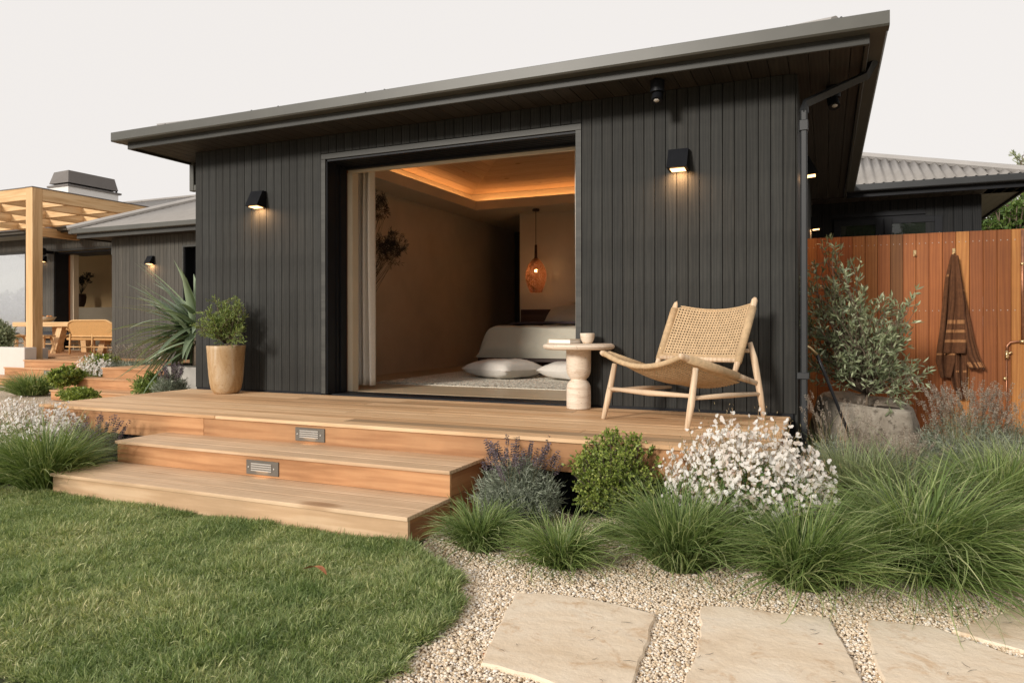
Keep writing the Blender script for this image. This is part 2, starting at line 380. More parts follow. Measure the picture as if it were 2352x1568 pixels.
# foliage
M['tuft']=leafm('tuft_grass',[(0,(.05,.085,.022)),(.4,(.115,.17,.047)),(.7,(.22,.275,.10)),(1,(.44,.45,.25))],.25,.5,.4,.12,(1.2,1.2,.8),1.3)
M['tuftpale']=leafm('pale_tuft_grass',[(0,(.09,.12,.055)),(.5,(.19,.225,.11)),(.85,(.33,.35,.20)),(1,(.48,.46,.31))],.25,.5,.35,.1,(1.2,1.2,.85),1.3)
M['lawn']=leafm('lawn_blade',[(0,(.055,.085,.03)),(.35,(.12,.16,.057)),(.6,(.215,.255,.11)),(.8,(.35,.36,.20)),(1,(.58,.55,.38))],.35,.5,.4,.35,(1.2,1.2,.8),1.75)
def add_patches(m,scale,lo,hi):
    t=m.node_tree; b=t.nodes['Principled BSDF']; gm=N(t,'ShaderNodeNewGeometry'); f=noi(t,gm.outputs['Position'],scale,3,.55,.5)
    r=ramp(t,[(.34,lo),(.5,(1,1,1)),(.66,hi)],f)
    for l in list(t.links):
        if l.to_socket==b.inputs['Base Color'] or (l.to_node.type=='BSDF_TRANSLUCENT' and l.to_socket.name=='Color'):
            src=l.from_socket; to=l.to_socket; t.links.remove(l); t.links.new(mul(t,src,r),to)
add_patches(M['lawn'],1.7,(.62,.72,.60),(1.30,1.18,1.35))
M['box']=leafm('box_leaf',[(0,(.06,.10,.02)),(.4,(.14,.19,.04)),(.8,(.27,.32,.075)),(1,(.40,.42,.13))],.3,.4,.4,.05,(1.2,1.2,.8),1.35)
M['lavleaf']=leafm('lavender_leaf',[(0,(.15,.18,.125)),(.5,(.28,.315,.235)),(1,(.46,.485,.40))],.25,.7,.2,0,(1,1,1),1.25)
M['lavflower']=leafm('lavender_flower',[(0,(.10,.08,.082)),(.5,(.17,.14,.15)),(1,(.28,.22,.28))],.2,.8,.1,0,(1,1,1),1.0)
M['lavdry']=leafm('dry_lavender_flower',[(0,(.20,.16,.125)),(.5,(.32,.27,.215)),(1,(.46,.40,.33))],.2,.8,.1,0,(1,1,1),1.0)
M['gaura']=leafm('white_petal',[(0,(.60,.42,.34)),(.16,(.80,.70,.62)),(.45,(.88,.84,.79)),(1,(.93,.92,.89))],.45,.6,.2,0,(1,1,1),1)
M['gaurastem']=leafm('gaura_stem',[(0,(.14,.16,.06)),(.5,(.34,.26,.14)),(1,(.50,.32,.20))],.2,.6,.2,0,(1,1,1),1.1)
M['gauraleaf']=leafm('gaura_leaf',[(0,(.045,.09,.025)),(.6,(.10,.17,.05)),(1,(.18,.25,.08))],.3,.5,.3)
M['olive']=leafm('olive_leaf',[(0,(.08,.10,.055)),(.45,(.17,.20,.11)),(.8,(.32,.35,.22)),(1,(.46,.48,.34))],.2,.38,.6,.05,(1.2,1.2,.9),1.5)
M['olivebush']=leafm('bushy_olive_leaf',[(0,(.08,.12,.035)),(.5,(.15,.20,.06)),(.85,(.24,.30,.10)),(1,(.34,.38,.16))],.25,.45,.4,.05)
M['yucca']=leafm('yucca_leaf',[(0,(.08,.11,.065)),(.5,(.15,.195,.12)),(1,(.27,.33,.22))],.12,.4,.5)
M['hedge']=leafm('hedge_leaf',[(0,(.03,.06,.015)),(.6,(.075,.12,.03)),(1,(.17,.22,.06))],.2,.4,.4)
M['darkleaf']=leafm('dark_branch_leaf',[(0,(.02,.018,.014)),(1,(.05,.04,.03))],.05,.6,.2)
# ---------------------------------------------------------------- plant helpers
def np_mesh(name,V,F,rnd=None,mats=None):
    me=bpy.data.meshes.new(name); V=np.ascontiguousarray(V,dtype=np.float32); F=np.ascontiguousarray(F,dtype=np.int32)
    k=F.shape[1]; me.vertices.add(len(V)); me.vertices.foreach_set('co',V.ravel())
    me.loops.add(F.size); me.loops.foreach_set('vertex_index',F.ravel())
    me.polygons.add(len(F)); me.polygons.foreach_set('loop_start',np.arange(0,F.size,k,dtype=np.int32))
    me.polygons.foreach_set('loop_total',np.full(len(F),k,dtype=np.int32))
    if rnd is not None:
        a=me.attributes.new('rnd','FLOAT','POINT'); a.data.foreach_set('value',np.ascontiguousarray(rnd,dtype=np.float32))
    me.update(calc_edges=True); return me
def blades(n,R0,L,tilt,droop,wd,segs,seed,lean=(0,0),pw=1.3,flat=(1,1)):
    g=np.random.default_rng(seed)
    phi=g.uniform(0,2*PI,n); rr=np.sqrt(g.uniform(0,1,n))
    base=np.stack([np.cos(phi)*rr*R0*flat[0],np.sin(phi)*rr*R0*flat[1],np.zeros(n)],1)
    az=phi+g.normal(0,.5,n); ln=g.uniform(L[0],L[1],n)*(1-.15*g.uniform(0,1,n))
    th0=tilt[0]+(tilt[1]-tilt[0])*g.beta(1.4,1.4,n)*(0.5+.5*rr); dr=g.uniform(droop[0],droop[1],n)
    s=np.linspace(0,1,segs+1)
    th=th0[:,None]+dr[:,None]*s[None,:]**pw
    st=ln[:,None]/segs
    h=np.cumsum(np.sin((th[:,1:]+th[:,:-1])/2)*st,1); z=np.cumsum(np.cos((th[:,1:]+th[:,:-1])/2)*st,1)
    h=np.concatenate([np.zeros((n,1)),h],1); z=np.concatenate([np.zeros((n,1)),z],1)
    bend=g.normal(0,.25,n)[:,None]*s[None,:]**2
    P=np.zeros((n,segs+1,3)); azb=az[:,None]+bend
    P[:,:,0]=base[:,0:1]+np.cos(azb)*h+lean[0]*(h+z*.6); P[:,:,1]=base[:,1:2]+np.sin(azb)*h+lean[1]*(h+z*.6)
    P[:,:,2]=z
    P[:,:,2]=np.maximum(P[:,:,2],.004+g.uniform(0,.012,n)[:,None])
    tw=g.uniform(-.9,.9,n)[:,None]
    side=np.zeros((n,segs+1,3)); side[:,:,0]=-np.sin(azb)*np.cos(tw); side[:,:,1]=np.cos(azb)*np.cos(tw); side[:,:,2]=np.sin(tw)
    W=(wd*g.uniform(.6,1.2,n))[:,None]*np.clip(1.05-s**2.2,.06,1)[None,:]*.5
    A_=P-side*W[:,:,None]; B_=P+side*W[:,:,None]
    V=np.stack([A_,B_],2).reshape(-1,3)
    k=segs+1; base_i=(np.arange(n)*k*2)[:,None]; j=np.arange(segs)[None,:]*2
    F=np.stack([base_i+j,base_i+j+1,base_i+j+3,base_i+j+2],2).reshape(-1,4)
    r=np.clip(g.beta(2,2.4,n)[:,None]+.18*(s[None,:]-.5)+0*ln[:,None],0,1)
    return V,F,np.repeat(r.reshape(-1),2),P
LT=np.array([(0,0,0),(-.5,.5,.06),(0,.5,-.03),(.5,.5,.06),(0,1,0)],float); LQ=np.array([(0,1,4,2),(0,2,4,3)])
RT=np.array([(0,0,0),(-.42,.35,.05),(-.4,.8,.05),(0,1,0),(.4,.8,.05),(.42,.35,.05),(0,.5,-.03)],float)
RQ=np.array([(0,1,6,5),(1,2,3,6),(6,3,4,5)])
def basis(D,g,roll=PI):
    D=D/np.maximum(np.linalg.norm(D,axis=1,keepdims=True),1e-9)
    up=np.tile(np.array([0,0,1.]),(len(D),1)); bad=np.abs(D[:,2])>.95; up[bad]=(1,0,0)
    X=np.cross(D,up); X/=np.linalg.norm(X,axis=1,keepdims=True); Z=np.cross(X,D)
    a=g.uniform(-roll,roll,len(D))[:,None]; X2=X*np.cos(a)+Z*np.sin(a); Z2=-X*np.sin(a)+Z*np.cos(a)
    return X2,D,Z2
def leaves(P,D,L,W,seed,T=LT,Q=LQ,roll=PI,rb=(2,2)):
    g=np.random.default_rng(seed); n=len(P); X,Y,Z=basis(D,g,roll)
    L=np.broadcast_to(L,(n,))*g.uniform(.7,1.2,n); W=np.broadcast_to(W,(n,))*g.uniform(.75,1.2,n)
    V=P[:,None,:]+T[None,:,0:1]*(X*W[:,None])[:,None,:]+T[None,:,1:2]*(Y*L[:,None])[:,None,:]+T[None,:,2:3]*(Z*L[:,None])[:,None,:]
    k=len(T); F=(np.arange(n)*k)[:,None,None]+Q[None]
    return V.reshape(-1,3),F.reshape(-1,Q.shape[1]),np.repeat(g.beta(rb[0],rb[1],n),k)
def merge(*parts):
    Vs=[];Fs=[];Rs=[];o=0
    for V,F,R in parts: Vs.append(V);Fs.append(F+o);Rs.append(R);o+=len(V)
    return np.concatenate(Vs),np.concatenate(Fs),np.concatenate(Rs)
def bez(a,b,c,n): # quadratic
    t=np.linspace(0,1,n)[:,None]; return (1-t)**2*a+2*t*(1-t)*b+t*t*c
def shrub(name,label,base,targets,leafmat,L,W,seed,per=14,twigs=4,tl=.07,barkmat=None,br=.006,cat='shrub',spread=.5,T=LT,Q=LQ,tstart=.35,upb=.25,group=None,curl=.1,trunk=None,parent=None,lname='foliage',rb=(2,2)):
    g=np.random.default_rng(seed); base=np.array(base,float)
    root=parent or thing(name,label,cat,tuple(base),group); mb=MB(); PP=[];DD=[]
    if trunk is not None: st=np.array(trunk,float); mb.tube([base,(base+st)/2+g.normal(0,.01,3),st],[br*2.6,br*2.1,br*1.8],7)
    else: st=base
    for tgt in targets:
        tgt=np.array(tgt,float); v=tgt-st; ln=np.linalg.norm(v)
        mid=st+v*.5+np.array([0,0,ln*.12])*g.uniform(-.3,1)+g.normal(0,curl*ln,3)
        C=bez(st,mid,tgt,9); mb.tube([tuple(p) for p in C[::2]],[br*1.2,br,br*.7,br*.5,br*.3],5)
        for k in range(twigs):
            t=g.uniform(tstart,1) if k else 1.0
            i=min(int(t*8),7); p=C[i]+(C[i+1]-C[i])*(t*8-i); tan=(C[i+1]-C[i])/max(np.linalg.norm(C[i+1]-C[i]),1e-6)
            d=tan*.7+g.normal(0,spread,3)+np.array([0,0,upb]); d/=np.linalg.norm(d)
            l=tl*g.uniform(.6,1.3); e=p+d*l; m2=p+d*l*.5+g.normal(0,.1*l,3); c2=bez(p,m2,e,per//2+1)
            mb.tube([tuple(p),tuple(m2),tuple(e)],[br*.35,br*.28,br*.15],4,False)
            for q in range(1,len(c2)):
                for sgn in (0,1):
                    dd=d*.75+g.normal(0,.55,3); PP.append(c2[q]); DD.append(dd)
            PP.append(e); DD.append(d)
    V,F,R=leaves(np.array(PP),np.array(DD),L,W,seed+1,T,Q,rb=rb)
    off=wloc(root) if parent is None else wloc(parent)
    link(lname,np_mesh(lname,V,F,R),leafmat,root,at=-off)
    part('branch' if parent is None else 'stem',mb,barkmat or M['bark'],root,True,nrm=False)
    return root
def ell(c,r,n,seed,shell=.35,top=None):
    g=np.random.default_rng(seed); out=[]
    while len(out)<n:
        v=g.normal(0,1,3); v/=np.linalg.norm(v)
        if top is not None and v[2]<top: continue
        k=1-shell*g.uniform(0,1)**1.5; out.append((c[0]+v[0]*r[0]*k,c[1]+v[1]*r[1]*k,c[2]+v[2]*r[2]*k))
    return out
def flower_spikes(tips,dirs,n,ln,rad,seed,L,W):
    g=np.random.default_rng(seed); PP=[];DD=[]
    for p,d in zip(tips,dirs):
        d=d/np.linalg.norm(d); l=ln*g.uniform(.7,1.2)
        k=n; t=np.linspace(0,1,k); a=g.uniform(0,2*PI,k)
        x=np.cross(d,[.3,.9,.1]); x/=np.linalg.norm(x); y=np.cross(d,x)
        rr=rad*np.sin(PI*np.clip(t*.85+.12,0,1))
        ring=np.round(t*6)/6
        pos=p-d*l*ring[:,None]; out=x*np.cos(a)[:,None]+y*np.sin(a)[:,None]
        PP.append(pos+out*rr[:,None]*.3); DD.append(out*1.0+d*.5)
    return leaves(np.concatenate(PP),np.concatenate(DD),L,W,seed,RT,RQ)
exec_parts=[]
# ================================================================ GROUND
DZ=.48
def sheet(name,poly,z,m,kind='structure'):
    b=MB(); b.add([(p[0],p[1],z) for p in poly],[tuple(range(len(poly)))])
    o=part(name,b,m); o['kind']=kind; return o
g=MB()
g.grid(lambda u,v:((u-.5)*2400,(v-.5)*2400+300,-.03),40,40)
M['earth']=plain('dry_earth',(.26,.21,.14),.95,0,.25,.6)
o=part('ground',g,M['earth']); o['kind']='structure'
gravel_poly=[(-26,1.2),(6,1.2),(6,12.5),(-6.3,12.5),(-26,12.5)]
sheet('gravel_path',gravel_poly,-.012,M['gravel'])
lawn_poly=[PZ(x,y).to_2d() for x,y in [(950,1272),(1000,1300),(1040,1340),(1052,1385),(1035,1420),(985,1465),(910,1520),(835,1580),(790,1640),(760,1720)]]
lawn_poly=[tuple(p) for p in lawn_poly]+[(-1.3,1.0),(-7,1.0),(-7,3.0),(-5.35,3.18),(-4.9,3.24),(-4.8,3.6),(-2.05,3.6)]
lawn_poly=[(p[0],p[1]) for p in lawn_poly]
sheet('lawn_ground',lawn_poly,-.006,M['lawnbase'])
soil_poly=[(-6.4,3.25),(-4.9,3.25),(-4.9,4.2),(-6.4,4.2)]
sheet('planting_bed_soil',soil_poly,-.002,M['soil'])
# ================================================================ HOUSE (bedroom volume)
W0=5.76; XL=-6.29; XR=-.21; ZT=3.045
house=thing('house','dark timber clad bedroom pavilion with wide open sliding doorway and deep black eaves','house',(-3.25,8,0))
def boards(parent,xs,y,z0,z1,m,name='cladding_board',th=.018,face=-1,gap=.0042,axis='x'):
    # boards side by side between consecutive xs; shared mesh for alike widths
    cache={}
    for a,b in zip(xs[:-1],xs[1:]):
        key=(round(b-a,4),round(z0,3),round(z1,3))
        if key not in cache:
            q=MB(); wd=b-a
            if axis=='x': q.box(gap/2,wd-gap/2,0,th,z0,z1,.0018)
            else: q.box(0,th,gap/2,wd-gap/2,z0,z1,.0018)
            cache[key]=q.mesh(name); fixn(cache[key])
        o=link(name,cache[key],m,parent,at=Vector((a,y,0) if axis=='x' else (y,a,0))-wloc(parent))
def lin(a,b,n): return [a+(b-a)*i/n for i in range(n+1)]
TL,TR=-4.60,-1.885; TT=2.865
boards(house,lin(XL,TL,17),W0,.50,ZT,M['clad'])
boards(house,lin(TL,TR,29),W0,TT+.004,ZT,M['clad'])
boards(house,lin(TR,XR,19),W0,.50,ZT,M['clad'])
# side wall (east) boards and west wall boards
q=MB(); q.box(0,.018,.002,.0855,0,ZT,.0018); me_side=q.mesh('side_cladding_board'); fixn(me_side)
for i in range(66):
    link('side_cladding_board',me_side,M['clad'],house,at=Vector((XR-.006,W0+.02+i*.088,0))-wloc(house))
b=MB(); b.box(XL,XL+.02,W0+.02,11,.2,ZT); part('west_wall',b,M['clad'],house)
# black backing behind boards
b=MB(); b.box(XL+.02,TL+.06,W0+.022,W0+.06,.2,ZT+.1); b.box(TR-.06,XR-.01,W0+.022,W0+.06,.2,ZT+.1); b.box(TL,TR,W0+.022,W0+.06,TT-.03,ZT+.1)
b.box(XR-.03,XR-.008,W0+.06,11.9,0,ZT+.1); part('wall_backing',b,M['black'],house)
b=MB(); b.box(XL+.01,TL-.0,W0+.006,W0+.05,.40,.505); b.box(TR,XR-.02,W0+.006,W0+.05,.40,.505); part('base_flashing',b,M['black'],house)
# door trim
tw=.055
b=MB(); b.box(TL+.003,TL+tw,W0-.004,W0+.34,.49,TT-tw-.001,.002); part('door_jamb_trim',b,M['trim'],house)
b=MB(); b.box(TR-tw,TR-.003,W0-.004,W0+.20,.49,TT-tw-.001,.002); part('door_jamb_trim',b,M['trim'],house)
b=MB(); b.box(TL+.003,TR-.003,W0-.004,W0+.06,TT-tw,TT-.002,.002); part('door_head_trim',b,M['trim'],house)
x0=TL+tw; x1=TR-tw
b=MB(); b.box(x0-.001,x0+.012,W0+.012,W0+.33,.49,TT-tw-.004); part('reveal_panel',b,M['black'],house)
b=MB(); b.box(x0,x1,W0+.012,W0+.33,TT-tw-.02,TT-tw-.003); b.box(x0,x1,W0+.30,W0+.35,2.765,TT-tw-.02); part('reveal_head',b,M['black'],house)
for i in range(4):   # sliding tracks
    b=MB(); b.box(x0+.012,x1,W0+.10+i*.055,W0+.115+i*.055,2.785,TT-tw-.021); part('door_track',b,M['black'],house)
for i in range(3):   # stacked door panel edges in pocket
    b=MB(); b.box(x0+.012,x0+.02+.012*(i%2),W0+.15+i*.055,W0+.195+i*.055,.492,2.78); part('stacked_door_edge',b,M['black'],house)
b=MB(); b.box(x0-.03,x1+.1,W0+.06,W0+.36,.465,.487); part('threshold_track',b,M['black'],house)
b=MB(); b.box(x0-.02,x0+.012,6.095,6.125,.49,2.765); part('door_frame',b,M['fence'],house,label='reddish timber door frame edge')
b=MB(); b.box(x0+.013,x0+.075,6.10,6.20,.49,2.737); part('cream_jamb',b,M['cream'],house)
b=MB(); b.box(x0-.02,x1+.1,6.112,6.15,2.738,2.766); part('door_frame_head',b,M['cream'],house)
# interior shell
IX0,IX1=-5.6,-.42; FZ=.49; CZ=3.0; IY1=13.0
b=MB(); b.box(IX0-.1,IX0,6.10,IY1,.3,CZ+.1); part('interior_wall',b,M['plaster'],house,label='long brown limewashed interior wall')
b=MB(); b.box(IX1,IX1+.1,6.1,IY1,.3,CZ+.1); b.box(IX0,IX1,IY1,IY1+.1,.3,CZ+.1); part('interior_wall',b,M['plaster'],house)
b=MB(); b.box(IX0,x0-.02,6.06,6.13,.3,CZ); b.box(x1+.1,IX1,6.06,6.13,.3,CZ); b.box(x0-.02,x1+.1,6.152,6.2,2.77,CZ+.05); part('interior_wall',b,M['plaster_l'],house)
PX0=-4.64; PYY=10.9
b=MB(); b.box(PX0,IX1,PYY,PYY+.12,.3,CZ); part('headboard_wall',b,M['plaster'],house,label='tan plaster wall behind the bed')
b=MB(); b.box(PX0,PX0+.1,PYY+.12,IY1,.3,CZ); part('corridor_wall',b,M['black'],house)
M['corr']=plain('corridor_shade',(.05,.045,.045),.9)  # corridor walls near black; the lack of light is put into their colour
b=MB(); b.box(IX0+.001,PX0-.001,12.9,12.95,.49,CZ); part('corridor_end_wall',b,M['corr'],house)
TX0,TX1,TY0,TY1=-5.1,-1.3,6.75,10.2
b=MB(); b.box(IX0,TX0,6.1,IY1,CZ,CZ+.05); b.box(TX1,IX1,6.1,IY1,CZ,CZ+.05); b.box(TX0,TX1,6.1,TY0,CZ,CZ+.05); b.box(TX0,TX1,TY1,IY1,CZ,CZ+.05)
part('ceiling',b,M['plaster_l'],house)
L_=.14
b=MB()
for (a0,a1,c0,c1) in ((TX0-.012,TX0+.004,TY0+.004,TY1-.004),(TX1-.004,TX1+.012,TY0+.004,TY1-.004),(TX0-.012,TX1+.012,TY0-.012,TY0+.004),(TX0-.012,TX1+.012,TY1-.004,TY1+.012)): b.box(a0,a1,c0,c1,CZ-.003,CZ+L_)
part('cove_fascia',b,M['plaster_l'],house)
R_=.17; zj=CZ+.275
b=MB()
for (a0,a1,c0,c1) in ((TX0-R_-.02,TX0-R_,TY0-R_,TY1+R_),(TX1+R_,TX1+R_+.02,TY0-R_,TY1+R_),(TX0-R_,TX1+R_,TY0-R_-.02,TY0-R_),(TX0-R_,TX1+R_,TY1+R_,TY1+R_+.02)): b.box(a0,a1,c0,c1,CZ+.05,zj)
part('cove_upstand',b,M['plaster_l'],house)
# vaulted pine ceiling in boards
sp=.37; vx0,vx1,vy0,vy1=TX0-R_,TX1+R_,TY0-R_,TY1+R_; hw=(vx1-vx0)/2
def vault(side,n=15):
    for i in range(n):
        a=i*hw/n; c=(i+1)*hw/n-.004; za=zj+.004+a*sp; zc=zj+.004+c*sp; t=.02
        if side=='back': A_=[(vx0+a,vy1-a),(vx1-a,vy1-a)];B_=[(vx0+c,vy1-c),(vx1-c,vy1-c)]
        if side=='front': A_=[(vx0+a,vy0+a),(vx1-a,vy0+a)];B_=[(vx0+c,vy0+c),(vx1-c,vy0+c)]
        if side=='left': A_=[(vx0+a,vy0+a),(vx0+a,vy1-a)];B_=[(vx0+c,vy0+c),(vx0+c,vy1-c)]
        if side=='right': A_=[(vx1-a,vy0+a),(vx1-a,vy1-a)];B_=[(vx1-c,vy0+c),(vx1-c,vy1-c)]
        if side in('left','right') and A_[1][1]-A_[0][1]<.05: break
        lo=[(*A_[0],za),(*A_[1],za),(*B_[1],zc),(*B_[0],zc)]; hi=[(p[0],p[1],p[2]+t) for p in lo]
        q=MB(); q.hex(lo,hi); part('ceiling_board',q,M['pine'] if side in('back','front') else M['piney'],house)
for sd in ('back','front','left','right'): vault(sd)
# interior floor boards
for i in range(22):
    y=6.12+i*.22
    q=MB(); q.box(IX0,IX1,y,y+.218,FZ-.03,FZ,.0015); part('floor_board',q,M['oak'],house)
q=MB(); q.box(IX0,IX1,10.96,IY1,FZ-.03,FZ); part('floor_board',q,M['oak'],house)
# soffit, fascia, gutter, roof
GX0,GX1,GY0,GY1=-6.87,.375,5.19,11.45
FX0,FX1,FY0=-6.76,.265,5.30
sb=.135; i=0; x=FX0+.03
while x<FX1-.04:
    x2=min(x+sb,FX1-.03)
    y1=W0+.02 if (x2<XR and x>XL) else 12.0
    q=MB(); q.box(x+.002,x2-.002,FY0+.03,y1,ZT+.002,ZT+.02,.0015); part('soffit_board',q,M['soffit'],house)
    x+=sb
b=MB(); b.box(FX0-.0,FX1,FY0,FY0+.028,ZT-.02,3.17,.003); part('fascia_board',b,M['trim'],house)
b=MB(); b.box(FX1-.028,FX1,FY0+.03,GY1+.2,ZT-.02,3.17,.003); part('side_fascia_board',b,M['trim'],house)
b=MB(); b.box(FX0,FX0+.028,FY0+.03,12,ZT-.02,3.17,.003); part('side_fascia_board',b,M['trim'],house)
def gutter(parent,p0,p1,out,m=None,d=.108,h=.098,z=3.092,name='gutter'):
    # box gutter along p0->p1 with outward normal out; open top, rolled lip
    p0=Vector((*p0,0));p1=Vector((*p1,0)); o=Vector((*out,0)); q=MB()
    prof=[(0,h),(0,0),(d-.012,0),(d,.012),(d,h-.006),(d-.008,h),(d-.018,h-.004),(d-.018,h-.012),(d-.006,h-.014),(d-.006,.014),(d-.014,.006),(.006,.006),(.006,h)]
    a=[p0+o*r+Vector((0,0,z+k)) for r,k in prof]; c=[p1+o*r+Vector((0,0,z+k)) for r,k in prof]; n=len(prof)
    q.add(a+c,[(i,(i+1)%n,n+(i+1)%n,n+i) for i in range(n)]); 
    for e,s in ((p0,1),(p1,-1)):
        t=(p1-p0).normalized()*.002*s
        q.add([e+t+Vector((0,0,z)),e+t+o*d+Vector((0,0,z)),e+t+o*d+Vector((0,0,z+h-.004)),e+t+Vector((0,0,z+h-.004))],[(0,1,2,3)])
    return part(name,q,m or M['gutter'],parent,nrm=True)
gutter(house,(GX0,FY0-.001),(GX1,FY0-.001),(0,-1))
gutter(house,(FX1+.001,FY0+.0),(FX1+.001,GY1),(1,0))
gutter(house,(FX0-.001,FY0+.0),(FX0-.001,12),(-1,0))
def corr(parent,x0,x1,yg,zg,pitch,depth,ax='y',sgn=1,hipl=True,hipr=True,pp=.1,am=.012,name='corrugated_roof',m=None,step=.0125):
    # corrugated sheet rising from gutter line; hips at both ends
    n=int((x1-x0)/step); xs=np.linspace(x0,x1,n+1)
    dl=np.minimum.reduce([np.full(n+1,depth), (xs-x0) if hipl else np.full(n+1,depth), (x1-xs) if hipr else np.full(n+1,depth)])
    a=am*np.cos(2*PI*xs/pp); V=[];
    for s in (0,1):
        yy=dl*s; zz=zg+pitch*yy+a+am
        if ax=='y': V.append(np.stack([xs,yg+sgn*yy,zz],1))
        else: V.append(np.stack([yg+sgn*yy,xs,zz],1))
    V=np.concatenate(V); i=np.arange(n); F=np.stack([i,i+1,n+2+i,n+1+i],1)
    me=np_mesh(name,V,F); o=link(name,me,m or M['roof'],parent,smooth=True,at=-wloc(parent))
    sol=o.modifiers.new('s','SOLIDIFY'); sol.thickness=.004; return o
hp=.335; hwid=(GX1-GX0)/2-.06
corr(house,GX0+.06,GX1-.06,GY0+.05,3.155,hp,hwid)
corr(house,GY0+.05,16,GX1-.06,3.165,hp,hwid,'x',-1,True,False,step=.02)
corr(house,GY0+.05,16,GX0+.06,3.165,hp,hwid,'x',1,True,False,step=.02)
b=MB(); b.tube([(GX1-.32,GY0+.31,3.19+hp*.25),(GX1-.07-hwid,GY0+.06+hwid,3.18+hp*hwid)],.05,8); b.tube([(GX0+.32,GY0+.31,3.19+hp*.25),(GX0+.07+hwid,GY0+.06+hwid,3.18+hp*hwid)],.05,8); part('hip_cap',b,M['roofcap'],house)
# roof screws along the edge
rs0=random.Random(2)
for i in sorted(rs0.sample(range(24),13)):
    q=MB(); q.lathe([(.009,0),(.009,.008),(.004,.012),(.0001,.013)],(GX0+.35+i*.30+rs0.uniform(-.1,.1),GY0+.10,3.215+rs0.uniform(-.006,.004)),6); part('roof_screw',q,M['black'],house)
# downpipes
b=MB(); cx=-.135
b.box(-.180,-.130,W0+.03,W0+.09,.0,2.78,.01); part('downpipe',b,M['gutter_shaded'],house,label='square downpipe beside the corner of the clad wall')
b=MB(); b.box(-.186,-.124,W0+.022,W0+.098,2.62,2.70,.004); part('pipe_bracket',b,M['gutter_shaded'],house)
b=MB(); b.box(-.205,-.118,W0+.018,W0+.10,.76,.81,.004); part('pipe_bracket',b,M['gutter_shaded'],house)
b=MB(); b.tube([(-.155,W0+.06,2.76),(-.14,W0+.06,2.83),(.27,W0+.12,3.00),(.32,W0+.12,3.10)],[.036,.036,.036,.036],4); part('offset_pipe',b,M['gutter_shaded'],house)
b=MB(); e0=PY(397,385,6.2);
b.box(-6.76,-6.69,6.10,6.17,2.72,3.10,.006); b.box(-6.69,-6.28,6.10,6.17,2.72,2.79,.006); b.box(-6.62,-6.55,6.20,6.27,2.83,3.1,.004); part('offset_pipe',b,M['gutter'],house,label='angled gutter pipe under the left eave')
# eave cans
def can(parent,x,y,z,tilt):
    r=thing('eave_spotlight',tilt[1],'spotlight',(x,y,z))
    q=MB(); q.lathe([(.045,0),(.055,-.005),(.055,-.09)],(x,y,z),16); q.lathe([(.030,-.09),(.034,-.10)],(x,y,z),12); part('housing',q,M['black'],r,40)
    d=Vector(tilt[0]).normalized(); c=Vector((x,y,z-.12)); q=MB(); 
    q.tube([c-d*.05,c+d*.05,c+d*.052,c+d*.03],[.040,.044,.036,.034],16); part('lamp_head',q,M['black'],r,40)
    q=MB(); q.ball(c+d*.035,(.033,.033,.02)); part('lens',q,M['lens'],r,True); return r
def clouds(): pass
can(None,-1.19,5.50,ZT,((-.0,-.5,-1),'black adjustable eave spotlight above the right hand sconce of the front wall'))
can(None,.05,6.20,ZT,((.2,-.5,-1),'black eave spotlight under the side soffit beyond the corner downpipe'))
# ---------------------------------------------------------------- sconces
M['glowlens']=emit('warm_lens',(1,.55,.22),5)
def sconce(label,x,y,z,face='front',power=2.6,lens=None):
    r=thing('wall_sconce',label,'wall lamp',(x,y,z),'wedge wall lamps on the cladding')
    w=.078; q=MB()
    if face=='front': T=lambda a,d,h:(x+a,y-d,z+h)
    else: T=lambda a,d,h:(x+d,y+a,z+h)
    q.hex([T(-w,0,-.085),T(w,0,-.085),T(w,.135,-.075),T(-w,.135,-.075)],[T(-w,0,.085),T(w,0,.085),T(w,.05,.085),T(-w,.05,.085)])
    part('shade',q,M['black'],r)
    q=MB(); q.hex([T(-.055,.02,-.090),T(.055,.02,-.090),T(.055,.105,-.083),T(-.055,.105,-.083)],[T(-.055,.02,-.086),T(.055,.02,-.086),T(.055,.105,-.079),T(-.055,.105,-.079)])
    part('lens',q,M['glowlens'],r)
    l=bpy.data.lights.new('sconce_light','AREA'); l.shape='RECTANGLE'; l.size=.10; l.size_y=.07; l.energy=power*1.3; l.color=(1,.55,.25); l.spread=math.radians(170)
    lo=bpy.data.objects.new('sconce_light',l); COL.objects.link(lo); lo.location=Vector(T(0,.06,-.095)); lo.parent=r; lo.location=Vector(T(0,.06,-.095))-Vector(r.location)
    d=Vector((0,.25,-1)) if face=='front' else Vector((-.25,0,-1)); lo.rotation_euler=(-d).to_track_quat('Z','Y').to_euler()
    return r
pl=PY(598,459,W0); pr_=PY(1561,370,W0)
sconce('black wedge sconce glowing on the cladding above the potted olive bush',pl.x,W0,pl.z)
sconce('black wedge sconce glowing above the woven lounge chair',pr_.x,W0,pr_.z)
sconce('bright sconce on the shaded side wall just beyond the corner downpipe',XR+.014,7.15,2.62,'side',4)
sconce('further sconce on the shaded side wall, low above the fence top',XR+.014,11.0,2.60,'side',4)
